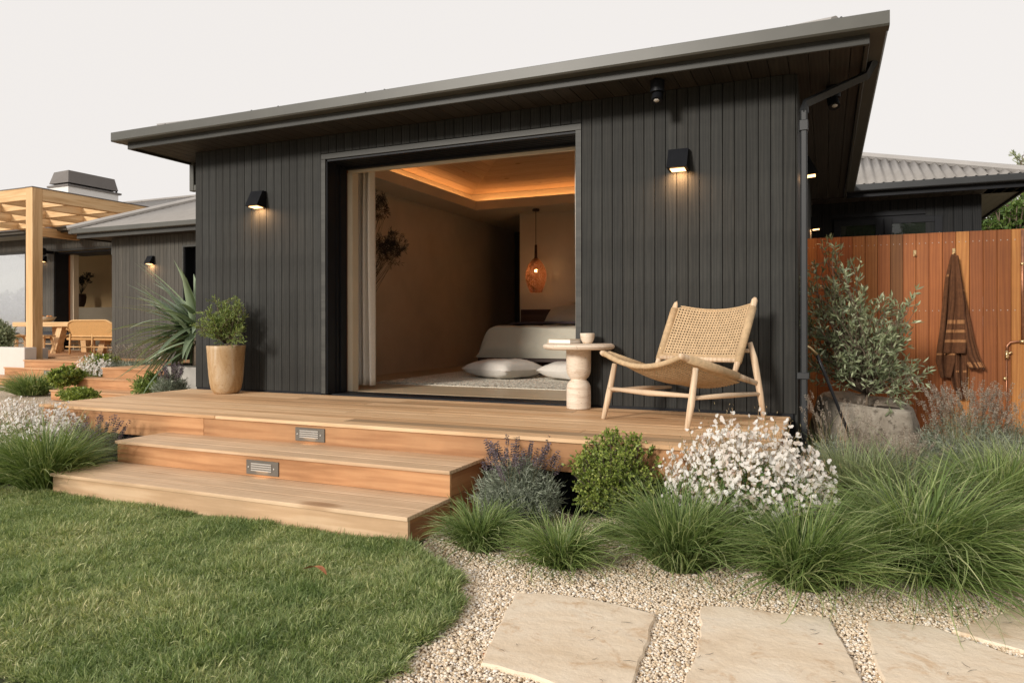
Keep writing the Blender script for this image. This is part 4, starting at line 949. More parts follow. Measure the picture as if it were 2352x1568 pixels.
# ================================================================ BEDROOM
bed=thing('bed','low dark wood bed with sage linen duvet in the bedroom','bed',(-3.3,9.8,FZ))
bp=PY(1097,821,8.75); by0=8.75; bx0=bp.x
bz=bp.z
q=MB(); q.box(bx0,bx0+2.1,by0,PYY-.02,bz-.045,bz,.004); part('platform',q,M['walnut'],bed)
q=MB(); q.box(bx0+.12,bx0+2.0,by0+.25,PYY-.05,FZ,bz-.046); part('base',q,M['walnut'],bed)
hb=PY(1196,711,PYY-.07); q=MB(); q.box(hb.x-.0,hb.x+3.3,PYY-.07,PYY-.005,.6,hb.z,.003); part('headboard',q,M['walnut'],bed)
hn=PY(1327,698,PYY-.12)
q=MB(); q.box(hn.x-.15,hn.x+1.2,PYY-.2,PYY-.07,hb.z+.0,hb.z+.05,.004); part('ledge',q,M['walnut'],bed)
q=MB(); q.box(hn.x-.13,hn.x-.0,PYY-.17,PYY-.08,hn.z+.02,hn.z+.05,.004); tag(part('tray',q,M['cream'],None),'small pale tray resting on the dark headboard ledge','tray')
dx0=bx0+.03; dt=PY(1170,747,9.0).z
def duv(u,v):
    # u across, v: 0 front bottom edge ->1 back ; rounded box drape
    wdt=2.04; ln=2.0; t=v*2.6
    hh=dt-bz-.01
    if t<.55: y=by0+.05-.02*math.sin(t*6); z=bz+.004+hh*(t/.55)**.8*.93
    elif t<.8:
        a=(t-.55)/.25*PI/2; y=by0+.05+.16*(1-math.cos(a)); z=bz+hh*(.93+.07*math.sin(a))
    else: y=by0+.21+(t-.8); z=bz+hh
    x=u*wdt; ed=min(x,wdt-x)
    k=1-math.exp(-((ed)/.055)**1.3)
    zz=bz+(z-bz)*(.04+.96*k) if ed<.5 else z
    nn=noise.noise(Vector((x*2.2,y*3,z*5)))*.035+noise.noise(Vector((x*9,y*7,z*11)))*.010
    return (dx0+x+nn*.3-(.05*(1-k) if x<1 else -.05*(1-k)),y-abs(nn)*.5-(.06*math.exp(-((t-.12)/.2)**2)),zz+nn*(.6 if t>.3 else .1))
q=MB(); q.grid(duv,70,70); part('duvet',q,M['duvet'],bed,True,nrm=False)
def thr(u,v):
    x=u*2.0; y=by0+.62+v*.42; return (dx0+.02+x,y,dt+.05+noise.noise(Vector((x*3,y*4,0)))*.02-.25*math.exp(-(x/.07)**1.0))
q=MB(); q.grid(thr,40,14); o=part('folded_throw',q,M['darkthrow'],bed,True,nrm=False); m=o.modifiers.new('s','SOLIDIFY'); m.thickness=.03
def pillow(name,label,c,sz,rot,m,tilt=0,seed=0,parent=None,top=None):
    a,b2,h=sz; R=Matrix.Translation(c)@Matrix.Rotation(rot,4,'Z')@Matrix.Rotation(tilt,4,'X'); q=MB()
    for sgn in (1,-1):
        def f(u,v):
            x=(u*2-1);y=(v*2-1); e=max(0,(1-abs(x)**2.6))*max(0,(1-abs(y)**2.6)); z=sgn*h*e**.42
            pin=1-.10*(abs(x)**3)*(1-abs(y))-.0; pin2=1-.12*(1-abs(x))*(abs(y)**4)
            nn=noise.noise(Vector((x*2.5+seed,y*2.5,sgn)))*.018*e**.3+noise.noise(Vector((x*8+seed,y*8,sgn)))*.006
            return R@Vector((x*a*(1-.07*(1-abs(y)**2)*abs(x)**6),y*b2*(1-.08*(1-abs(x)**2)*abs(y)**6),z+nn if z+nn>-h*.8 else -h*.8))
        q.grid(f,26,22)
    return tag(part(name,q,m,parent,True,nrm=True),label,'pillow') if parent is None else part(name,q,m,parent,True)
p1=PZ(1130,868,FZ+.03)
pillow('floor_cushion','large off-white floor cushion left of the other, at the foot of the bed',(p1.x+.03,p1.y+.28,FZ+.13),(.43,.34,.125),math.radians(-24),M['linen'],0,1)
p2=PZ(1290,874,FZ+.03)
pillow('floor_cushion','off-white floor cushion partly hidden behind the travertine side table',(p2.x+.14,p2.y+.30,FZ+.13),(.43,.34,.12),math.radians(-22),M['linen'],0,4)
pb=PY(1300,735,10.3)
pillow('bed_pillow','plump beige pillow propped against the dark headboard',(pb.x+.22,10.2,pb.z+.0),(.52,.24,.19),0,M['duvet'],math.radians(35),8)
rx=-4.82
def rug(u,v):
    x=rx+u*3.6; y=7.03+v*2.6; return (x,y,FZ+.012+rng.uniform(0,.011))
q=MB(); q.grid(rug,240,150); q.box(rx,rx+3.6,7.03,9.63,FZ+.001,FZ+.011); solo('rug',q,M['rug'],'flecked cream wool rug on the bedroom floor near the doorway','rug',smooth=False)
# curtains
def curtain(label,xa,xb,y,z0,z1,folds,amp):
    q=MB()
    def f(u,v):
        x=xa+(xb-xa)*u; ph=u*folds*2*PI; k=.55+.45*v
        return (x+.008*math.sin(ph*.5+v*2),y+amp*(math.sin(ph)+.35*math.sin(ph*2.3+1))*(.85+.15*math.sin(v*4)),z1+(z0-z1)*v)
    q.grid(f,folds*14,30); o=solo('curtain',q,M['curtain'],label,'curtain',smooth=True); m=o.modifiers.new('s','SOLIDIFY'); m.thickness=.004; return o
c1=PY(862,600,6.42).x
curtain('gathered pale linen curtain at the left side of the bedroom doorway',c1-.32,c1,6.40,FZ+.04,2.98,4,.06)
c2=PY(1316,600,6.32).x
curtain('narrow edge of linen curtain at the right side of the bedroom doorway',c2,c2+.42,6.36,FZ+.03,2.98,6,.04)
# pendant
pc=PY(1231,480,10.5); pX,pYy=pc.x,10.5
zp=lambda y:PY(1231,y,10.5).z
pen=thing('pendant_lamp','glowing woven rattan pendant lamp hanging beside the bed','pendant lamp',(pX,pYy,CZ))
q=MB(); q.lathe([(.0,0),(.055,-.0),(.06,-.02),(.05,-.035),(0,-.036)],(pX,pYy,CZ),20); part('ceiling_rose',q,M['walnut'],pen,30)
q=MB(); q.tube([(pX,pYy,CZ-.03),(pX,pYy,zp(562))],.005,6); part('cord',q,M['black'],pen)
q=MB(); q.lathe([(.014,0),(.020,-.01),(.024,zp(590)-zp(562)),(.046,zp(599)-zp(562))],(pX,pYy,zp(562)),16); part('neck',q,M['walnut'],pen,40)
prof=[(595,.045),(604,.085),(618,.13),(634,.16),(650,.172),(672-20,.173)]
zt_,zb_=zp(594),zp(672)
def shd(u,v):
    r=np.interp(v,[0,.08,.2,.35,.48,.62,.8,1],[.045,.085,.128,.158,.17,.165,.135,.092])
    a=u*2*PI; return (pX+r*math.cos(a),pYy+r*math.sin(a),zt_+(zb_-zt_)*v)
rq=random.Random(5); q=MB(); q.grid(shd,150,110,keep=lambda i,j:(j%4==0) or (i%5==0) or rq.random()<.60,wrap=True)
M['shade']=plain('woven_shade',(.24,.09,.03),.7,0,.3,50)
part('woven_shade',q,M['shade'],pen,nrm=False)
q=MB(); q.ball((pX,pYy,zp(622)),.025,12,8); part('bulb',q,emit('bulb_glow',(1,.62,.25),30),pen,True)
l=bpy.data.lights.new('pendant_light','POINT'); l.energy=5; l.color=(1,.6,.3); l.shadow_soft_size=.03
lo=bpy.data.objects.new('pendant_light',l); COL.objects.link(lo); lo.parent=pen; lo.location=Vector((pX,pYy,zp(622)-.05))-Vector(pen.location)
def disc(name,label,cat,px,py,r,m):
    p=ray(px,py); t=(CZ-H)/p[2]; q=MB(); q.lathe([(0,-.006),(r,-.006),(r+.004,-.001)],(p[0]*t,p[1]*t,CZ),24); solo(name,q,m,label,cat)
disc('ceiling_speaker','round white ceiling speaker beside the pendant lamp','speaker',1192,488,.10,M['cream'])
disc('downlight','small recessed downlight in the dark ceiling, nearer the tray corner','downlight',1155,511,.04,M['cream'])
disc('downlight','small recessed downlight in the corridor ceiling close to the doorway edge','downlight',1178,518,.035,M['cream'])
# branches in a tall vase inside
vz=Vector((-5.35,7.0,FZ))
vs=thing('branch_vase','dark vase of wispy twig branches behind the left curtain','vase',tuple(vz))
q=MB(); q.lathe([(.07,0),(.11,.1),(.12,.3),(.06,.5),(.05,.58),(.045,.58),(.05,.5),(0,.4)],vz,20); part('vase_body',q,M['walnut'],vs,True)
tg=[]
for cx_,cy_,rr,n_ in ((895,568,30,30),(905,560,24,14),(872,472,22,16),(880,480,16,5)):
    for i in range(n_):
        a=rng.uniform(0,2*PI); r=rr*math.sqrt(rng.uniform(0,1)); tg.append(PY(cx_+r*math.cos(a),cy_+r*math.sin(a),7.0+rng.uniform(-.1,.1)))
shrub('wispy_branches','',vz+Vector((0,0,.55)),[tuple(t) for t in tg],M['darkleaf'],.06,.005,31,8,3,.07,M['darkleaf'],.003,'plant',.8,tstart=.92,parent=vs,lname='twig_leaves')
# dining room plant and vase
zz=PY(186,700,PVY+3.0); dv=thing('dining_vase','dark pot with a thin leafy branch on the pale hearth bench','vase',tuple(zz))
q=MB(); hv=PY(186,678,PVY+3).z-zz.z+.06; q.lathe([(.10,-.05),(.15,.1),(.17,hv*.7),(.15,hv),(.12,hv),(.13,hv*.7),(0,.05)],zz,20); part('vase_body',q,M['walnut'],dv,True)
tg=[tuple(PY(a,c,PVY+3)) for a,c in ((207,632),(202,634),(192,640),(185,644),(188,650),(183,648),(196,640),(203,646),(190,652),(180,645))]
shrub('leafy_branch','',zz+Vector((0,0,hv)),tg,M['darkleaf'],.10,.04,35,8,3,.12,M['darkleaf'],.008,'plant',.6,tstart=.8,parent=dv,lname='leaf_spray')
# ================================================================ DINING FURNITURE
ty=PD(130,742,17.6); 
dt_=thing('dining_table','long rustic timber dining table on the far terrace','table',(ty.x,ty.y,DZ))
tz=PD(130,738,17.6).z; tzl=tz-.12
yb=PZ(130,810,DZ).y
tx0,tx1=PY(28,745,yb).x, PY(262,745,yb+.6).x
for i in range(4):
    q=MB(); q.box(tx0,tx1,yb+.0+i*.26,yb+.255+i*.26,tzl,tz,.01); part('top_plank',q,M['cedarx'],dt_)
for xx in (PY(138,800,yb+.2).x,PY(245,800,yb+.2).x,tx0+.5):
    for s in (-1,1):
        q=MB(); cxx=xx; yy=yb+.5
        q.hex([(cxx-.10,yy+s*.42-.08,DZ),(cxx+.10,yy+s*.42-.08,DZ),(cxx+.10,yy+s*.42+.08,DZ),(cxx-.10,yy+s*.42+.08,DZ)],[(cxx-.0,yy+s*.3-.08,tzl),(cxx+.2,yy+s*.3-.08,tzl),(cxx+.2,yy+s*.3+.08,tzl),(cxx-.0,yy+s*.3+.08,tzl)]); part('leg',q,M['cedarz'],dt_)
fb=PY(103,737,yb+.4); fbw=thing('fruit_bowl','pale wide bowl of fruit on the far dining table','bowl',(fb.x,fb.y,tz))
q=MB(); q.lathe([(.10,0),(.2,.04),(.27,.14),(.255,.14),(.18,.05),(0,.03)],(fb.x,fb.y,tz),24); part('bowl_body',q,M['cream'],fbw,True)
M['orange']=plain('fruit',(.7,.28,.08),.5)
for i in range(6): tag(part('fruit',MB().ball((fb.x+.13*math.cos(i),fb.y+.13*math.sin(i),tz+.13),.05,8,6),M['orange'],None,True),'round orange fruit lying in the pale bowl on the dining table','fruit','fruit in the bowl')
def stool(label,px,yb_):
    r=thing('stool',label,'stool',(0,0,0),'timber stools at the dining table'); x=PY(px,800,yb_).x; r.location=(x,yb_,DZ)
    hz=.46; q=MB(); q.box(x-.22,x+.24,yb_-.16,yb_+.16,DZ+hz-.05,DZ+hz,.008); part('seat',q,M['cedarx'],r)
    for sx in (-1,1):
        for sy in (-1,1): q=MB(); q.tube([(x+sx*.22,yb_+sy*.15,DZ),(x+sx*.12,yb_+sy*.10,DZ+hz-.05)],[.026,.03],4); part('leg',q,M['cedarz'],r)
    q=MB(); q.tube([(x-.18,yb_-.13,DZ+.16),(x+.18,yb_-.13,DZ+.16)],.018,4); q.tube([(x-.15,yb_-.12,DZ+.3),(x+.15,yb_-.12,DZ+.3)],.016,4); part('stretcher',q,M['cedarx'],r)
stool('timber stool just right of the thick pergola post',100,yb-.25); stool('timber stool just left of the thick pergola post',38,yb-.25)
def bench(label,xa,xb,yf,dep,hb_,facing=1,cush=None):
    # rattan lounge bench; yf = y of back legs (nearest camera when facing away)
    r=thing('rattan_bench',label,'bench',((xa+xb)/2,yf,DZ),'rattan benches at the dining table'); wd=xb-xa
    f=facing; q=MB()
    def bk(u,v):
        x=xa+.0+wd*u; e=abs(2*u-1); top=hb_-.34*max(0,(e-.5)/.5)**2.4
        z=.44+(top-.44)*v; return (x,yf-f*(.10*v)+f*.30*max(0,(e-.7)/.3)**2,DZ+z)
    q.grid(bk,40,16); o=part('woven_back',q,M['rattan'],r,True,nrm=False); m=o.modifiers.new('s','SOLIDIFY'); m.thickness=.02
    q=MB(); q.tube([bk(i/30,1) for i in range(31)],.022,8); q.tube([bk(i/30,0) for i in range(31)],.022,8); part('frame_rail',q,M['rattanpole'],r,True)
    q=MB(); q.box(xa+.02,xb-.02,min(yf,yf+f*dep),max(yf,yf+f*dep),DZ+.34,DZ+.40,.02); part('seat',q,M['rattan'],r)
    for sx in (xa+.04,xb-.04):
        q=MB(); q.tube([(sx,yf,DZ+.62),(sx,yf+f*dep*.5,DZ+.45),(sx,yf+f*dep,DZ+.38)],.02,8); part('arm_rail',q,M['rattanpole'],r,True)
    for u in (.1,.5,.9):
        q=MB(); q.tube([(xa+wd*u,yf-f*.03,DZ),(xa+wd*u-.02,yf,DZ+.5)],.022,8); part('leg',q,M['rattanpole'],r,True)
        q=MB(); q.tube([(xa+wd*u,yf+f*dep,DZ),(xa+wd*u,yf+f*dep,DZ+.38)],.022,8); part('leg',q,M['rattanpole'],r,True)
    for yy in (yf-f*.02,yf+f*dep): q=MB(); q.tube([(xa+.05,yy,DZ+.18),(xb-.05,yy,DZ+.18)],.016,6); part('stretcher',q,M['rattanpole'],r,True)
    q=MB(); q.ball(((xa+xb)/2,yf+f*dep*.55,DZ+.45),(wd*.47,dep*.42,.09),20,8); part('cushion',q,cush,r,True); return r
b0=PZ(150,812,DZ)
bench('curved woven rattan bench seen from behind at the near side of the dining table',PY(150,800,b0.y).x,PY(150,800,b0.y).x+2.0,b0.y,.62,.82,1,M['cushion2'])
bench('rattan bench with dark cushion on the far side of the table, right of the post',PY(95,790,yb+1.9).x-.1,PY(95,790,yb+1.9).x+1.7,yb+2.0,.6,.80,-1,M['cushion'])
bench('rattan bench with dark cushion on the far side of the table, left of the post',PY(20,790,yb+1.9).x-.8,PY(20,790,yb+1.9).x+1.0,yb+2.0,.6,.84,-1,M['cushion'])
# under pergola: gas spotlight and sconce on pavilion
p=PY(112,595,PVY); sconce('small wedge sconce between the pergola post and the dining opening',PY(103,597,PVY).x,PVY,PY(103,594,PVY).z,power=.1)
hx=PY(100,577,PVY-.3); hr=thing('patio_heater','dark box heater mounted high beside the pergola post','heater',(hx.x,PVY-.2,hx.z))
q=MB(); q.box(hx.x-.35,hx.x+.1,PVY-.45,PVY-.25,hx.z-.1,hx.z+.1,.04); part('heater_body',q,M['black'],hr)
q=MB(); q.box(hx.x-.1,hx.x-.0,PVY-.25,PVY-.0,hx.z-.04,hx.z+.04); part('wall_bracket',q,M['black'],hr)
# towel
tw=thing('towel','brown striped bath towel hanging from a brass hook on the fence','towel',tuple(fy(2192,588)))
def tpanel(name,rows,yo,folds,amp,bands=(),ph=0):
    # rows: list of (y_px, xl_px, xr_px)
    ys=[r[0] for r in rows]; xl=[r[1] for r in rows]; xr=[r[2] for r in rows]
    def f(u,v):
        yy=ys[0]+(ys[-1]-ys[0])*v
        # allow slanted bottom through yb shift
        a=np.interp(yy,ys,xl); b=np.interp(yy,ys,xr); x=a+(b-a)*u
        p=PY(x,yy,FYY); wd=(b-a)/190.
        d=amp*min(1,.25+v*1.2)*(math.sin(u*folds*2*PI+ph+v*.8)+.4*math.sin(u*folds*4.3*PI+1.2+v*2)) + .012*noise.noise(Vector((x*.03,yy*.02,yo*30)))
        return (p.x*(FYY-yo)/FYY,FYY-yo-d,H+(p.z-H)*(FYY-yo)/FYY)
    q=MB(); q.grid(f,36,60)
    o=part(name,q,M['towel'],tw,True,nrm=False); m=o.modifiers.new('s','SOLIDIFY'); m.thickness=.007
    for (v0,v1) in bands:
        q=MB(); q.grid(lambda u,v:tuple(Vector(f(u,v0+(v1-v0)*v))+Vector((0,-.014,0))),36,3); part('woven_band',q,M['towelband'],tw,True,nrm=False)
tpanel('left_fold',[(586,2186,2194),(640,2172,2192),(700,2164,2198),(760,2157,2202),(800,2151,2204),(830,2148,2200),(868,2160,2186)],.075,1.6,.026,((.80,.815),(.16,.18)))
tpanel('hanging_tail',[(590,2188,2200),(700,2180,2215),(800,2178,2222),(860,2180,2222),(890,2188,2220),(916,2202,2219)],.055,2.4,.028,((.80,.815),),1)
tpanel('right_fold',[(588,2192,2200),(650,2194,2212),(720,2196,2226),(780,2200,2238),(820,2208,2250),(848,2226,2263)],.085,1.6,.026,((.94,.985),(.3,.31)),2)
tpanel('front_fold',[(587,2188,2199),(640,2184,2206),(700,2180,2214),(745,2174,2216),(790,2168,2219),(812,2166,2217)],.115,1.4,.018,((.66,.70),(.76,.79),(.86,.89)),.5)
# ================================================================ STEPPING STONES
def stone(label,pts,z1,seed):
    pl=[PZ(x,y,z1).to_2d() for x,y in pts]; g=random.Random(seed); out=[]
    n=len(pl)
    for i in range(n):
        a,b=pl[i],pl[(i+1)%n]; k=max(2,int((b-a).length/.05))
        for j in range(k):
            t=j/k; p=a.lerp(b,t); nrm=Vector((-(b-a).y,(b-a).x)).normalized()
            p=p+nrm*(g.uniform(-.006,.006)+.008*noise.noise(Vector((p.x*9,p.y*9,seed)))) if j else p
            out.append((p.x,p.y))
    q=MB(); q.prism(out,-.03,z1,.007)
    solo('stepping_stone',q,M['stone'],label,'stepping stone','sandstone slabs in the gravel')
stone('squarish sandstone slab with one corner pointing at the grass tufts, nearest the lawn',[(1183,1359),(1265,1362),(1345,1372),(1420,1387),(1505,1409),(1493,1460),(1465,1530),(1440,1600),(1330,1585),(1255,1562),(1180,1541),(1103,1521),(1135,1450)],.012,1)
stone('wide sandstone slab with a rough stained patch, middle of the row',[(1610,1391),(1700,1392),(1800,1408),(1902,1417),(1916,1440),(1950,1500),(1990,1580),(2000,1640),(1555,1640),(1575,1545),(1585,1530),(1607,1460)],.012,2)
stone('large pale sandstone slab cut off by the bottom right corner of the photo',[(1995,1421),(2075,1430),(2145,1438),(2200,1460),(2352,1512),(2480,1560),(2480,1680),(2075,1680),(2040,1600),(2010,1520),(2000,1480)],.012,3)
stone('partly grass-covered slab at the right edge beyond the largest slab',[(2185,1446),(2240,1425),(2330,1395),(2460,1380),(2500,1520),(2400,1507),(2300,1480)],.010,4)
# ================================================================ INSTANCED LAWN AND PEBBLES
def inpoly(P,poly):
    x,y=P[:,0],P[:,1]; c=np.zeros(len(P),bool); n=len(poly)
    for i in range(n):
        x1,y1=poly[i];x2,y2=poly[(i+1)%n]
        m=((y1>y)!=(y2>y)); xi=(x2-x1)*(y-y1)/((y2-y1) if abs(y2-y1)>1e-9 else 1e-9)+x1; c^=m&(x<xi)
    return c
def instancer(name,P,rot,scl,idx,sources,kind='stuff',label=None,cat=None):
    col=bpy.data.collections.new(name+'_sources')
    for s in sources: col.objects.link(s)
    me=bpy.data.meshes.new(name); me.vertices.add(len(P)); me.vertices.foreach_set('co',np.ascontiguousarray(P,dtype=np.float32).ravel())
    a=me.attributes.new('rot','FLOAT_VECTOR','POINT'); a.data.foreach_set('vector',np.ascontiguousarray(rot,dtype=np.float32).ravel())
    a=me.attributes.new('scl','FLOAT_VECTOR','POINT'); a.data.foreach_set('vector',np.ascontiguousarray(scl,dtype=np.float32).ravel())
    a=me.attributes.new('idx','INT','POINT'); a.data.foreach_set('value',np.ascontiguousarray(idx,dtype=np.int32))
    o=bpy.data.objects.new(name,me); COL.objects.link(o)
    ng=bpy.data.node_groups.new(name,'GeometryNodeTree'); ng.interface.new_socket('Geometry',in_out='INPUT',socket_type='NodeSocketGeometry'); ng.interface.new_socket('Geometry',in_out='OUTPUT',socket_type='NodeSocketGeometry')
    gi=ng.nodes.new('NodeGroupInput'); go=ng.nodes.new('NodeGroupOutput'); ip=ng.nodes.new('GeometryNodeInstanceOnPoints'); ci=ng.nodes.new('GeometryNodeCollectionInfo')
    mp=ng.nodes.new('GeometryNodeMeshToPoints')
    ci.inputs['Collection'].default_value=col; ci.inputs['Separate Children'].default_value=True; ci.inputs['Reset Children'].default_value=True
    def at(nm,ty):
        n=ng.nodes.new('GeometryNodeInputNamedAttribute'); n.data_type=ty; n.inputs[0].default_value=nm; return n.outputs[0]
    ip.inputs['Pick Instance'].default_value=True
    e2r=ng.nodes.new('FunctionNodeEulerToRotation')
    ng.links.new(at('rot','FLOAT_VECTOR'),e2r.inputs[0]); ng.links.new(e2r.outputs[0],ip.inputs['Rotation'])
    ng.links.new(at('scl','FLOAT_VECTOR'),ip.inputs['Scale']); ng.links.new(at('idx','INT'),ip.inputs['Instance Index'])
    ng.links.new(gi.outputs[0],mp.inputs[0]); ng.links.new(mp.outputs[0],ip.inputs['Points']); ng.links.new(ci.outputs[0],ip.inputs['Instance']); ng.links.new(ip.outputs[0],go.inputs[0])
    m=o.modifiers.new('instances','NODES'); m.node_group=ng
    o['kind']=kind
    if label: tag(o,label,cat)
    return o
src=[]
for i in range(10):
    V,F,R_2,_=blades(34,.028,(.028,.066) ,(.05,1.0),(.2,1.7),.0046,4,100+i)
    g=np.random.default_rng(i)
    me=np_mesh('lawn_tuft',V,F,R_2); me.materials.append(M['lawn']); src.append(bpy.data.objects.new('lawn_tuft',me))
n=22000
g=np.random.default_rng(77)
P=np.stack([g.uniform(-6.2,-1.2,n*2),g.uniform(1.5,3.62,n*2),np.zeros(n*2)],1)
# denser near the camera
nz=np.array([noise.noise(Vector((p[0]*2.2,p[1]*2.2,3))) for p in P[:,:2]]); nz2=np.array([noise.noise(Vector((p[0]*6,p[1]*6,9))) for p in P[:,:2]])
ok=inpoly(P+np.stack([nz2*.05+nz*.03,nz2*.03,nz*0],1)+g.normal(0,.012,P.shape),lawn_poly)&((P[:,1]<3.20)|(P[:,0]<-4.84)); 
fwd=-P[:,0]*sa+P[:,1]*ca; ok&=fwd>1.9
P=P[ok]; nz=nz[ok]; nz2=nz2[ok]; fwd=fwd[ok]
k=len(P); rot=np.zeros((k,3)); rot[:,2]=g.uniform(0,2*PI,k)+0; lean=.35+.3*nz
rot[:,0]=g.normal(0,.12,k)+.25*nz2; rot[:,1]=g.normal(.15,.12,k)+.35*nz
s=g.uniform(.75,1.2,k)*(1+.35*nz); scl=np.stack([s,s,s*(1+.3*nz2)],1)
instancer('lawn_grass',P,rot,scl,g.integers(0,10,k),src,label='short dense lawn grass in front of the steps',cat='grass')
print('lawn tufts',k)
# longer shaggy edge blades along the lawn border
edge=[]
for a,b in zip(lawn_poly[:9],lawn_poly[1:10]):
    a=Vector(a);b=Vector(b); L=(b-a).length; m=int(L/.012)
    for j in range(m):
        p=a.lerp(b,rng.uniform(0,1)); edge.append((p.x+rng.normal(-.015,.02),p.y+rng.normal(-.0,.02),0))
# pebbles
src=[]
for i in range(8):
    q=MB(); gg=random.Random(i); q.ball((0,0,0),(.5,.5,.5),8,5); sx,sy,sz=gg.uniform(.8,1.25),gg.uniform(.75,1.1),gg.uniform(.5,.8)
    q.v=[(v[0]*sx*(1+.25*noise.noise(Vector(v)*3+Vector((i*5,0,0)))),v[1]*sy*(1+.25*noise.noise(Vector(v)*3+Vector((0,i*5,0)))),v[2]*sz) for v in q.v]
    me=q.mesh('pebble'); me.materials.append(M['pebble']); me.polygons.foreach_set('use_smooth',[True]*len(me.polygons)); src.append(bpy.data.objects.new('pebble',me))
g=np.random.default_rng(5); n=330000
P=np.stack([g.uniform(-2.4,2.2,n),g.uniform(1.7,5.2,n),np.zeros(n)],1)
ok=~inpoly(P,[(p[0]+.0,p[1]) for p in lawn_poly])
fwd=-P[:,0]*sa+P[:,1]*ca; sx_=(P[:,0]*ca+P[:,1]*sa)/fwd*FPX+1176; ok&=(fwd>2.15)&(sx_>800)&(sx_<2420)
pk=np.clip(1.25-.2*(fwd-2.2)/.6,.12,1)  # thin out away from camera where plants cover
ok&=(g.uniform(0,1,n)<pk)
ok&=~((P[:,1]>3.2)&(P[:,0]<-2.02))
P=P[ok]; k=len(P); fwd=fwd[ok]
s=g.lognormal(math.log(.0090),.24,k)*(1+.12*np.clip(fwd-3,0,2)); P[:,2]=-.006+s*g.uniform(.0,.5,k)
rot=np.stack([g.normal(0,.3,k),g.normal(0,.3,k),g.uniform(0,6.28,k)],1)
instancer('gravel_pebbles',P,rot,np.stack([s,s,s],1),g.integers(0,8,k),src,label='loose cream and tan pea gravel around the stepping stones',cat='gravel')
print('pebbles',k)
# far gravel pebbles at left background
# ================================================================ GRASS TUFTS
def tuft(label,px,py,R0,n,L,tilt,droop,wd,seed,m='tuft',lean=(0,0),z=0,segs=8,group='mounding grass tufts',cat='grass tuft',name='grass_tuft',flat=(1,1),pos=None,pw=1.3):
    p=pos or PZ(px,py,z); V,F,R_,_=blades(n,R0,L,tilt,droop,wd,segs,seed,lean,pw,flat)
    o=link(name,np_mesh(name,V,F,R_),M[m],None,at=Vector(p)); return tag(o,label,cat,group)
tuft('low grass tuft at the corner of the steps, leftmost in the gravel',1102,1262,.07,1050,(.23,.38),(.0,1.05),(.6,1.9),0.0063,1)
tuft('small low grass tuft in front of the lavender, second from the steps',1287,1300,.07,1050,(.22,.38),(.05,1.15),(.6,1.9),0.0063,2)
tuft('grass tuft below the left side of the white flowers',1560,1305,.10,1750,(.30,.58),(.0,.95),(.35,1.9),0.0067,3)
tuft('grass tuft spreading towards the middle slab under the white flowers',1840,1345,.10,1620,(.30,.60),(.05,1.05),(.5,1.9),0.0067,4,lean=(.15,0))
tuft('huge arching grass mound sweeping to the right edge',2110,1325,.14,2760,(.38,.80),(.0,1.25),(.8,2.0),0.0072,5,m='tuft',lean=(.14,-.05))
tuft('upright grass clump beside the white flowers, in front of the boulder',1965,1180,.12,900,(.34,.58),(.0,.55),(.2,1.1),0.0072,6,m='tuftpale')
tuft('pale fountain grass behind the huge arching mound',2085,1190,.12,1440,(.36,.66),(.1,1.0),(1.0,2.0),0.0072,7,m='tuftpale')
tuft('green grass clump rising at the right edge below the tall lavender',2290,1200,.12,1440,(.36,.66),(.0,1.0),(.5,1.7),0.0075,8)
tuft('soft pale grass clump in front of the fence at the far right',2360,1160,.12,1020,(.34,.60),(.0,.8),(.4,1.5),0.0072,9,m='tuftpale')
tuft('wispy grass tuft between boxwood and lavender behind the low tufts',1400,1235,.05,156,(.10,.22),(.2,1.1),(.3,1.2),0.0053,10)
tuft('wispy grass beside the deck corner behind the white flowers',1880,1080,.06,144,(.35,.62),(.1,.8),(.2,1.0),0.0053,14)
tuft('tall arching grass clump left of the steps, under white flowers',105,1128,.12,1920,(.36,.68),(.0,.8),(.4,1.7),0.0075,11)
tuft('short bright grass clump at the left border of the photo',-30,1120,.10,960,(.3,.5),(.0,.9),(.4,1.4),0.0075,12)
tuft('rounded dark grass clump between gravel and far steps',75,906,.22,1200,(.30,.58),(.1,1.0),(.5,1.4),0.0135,13,segs=6)
def small(): pass
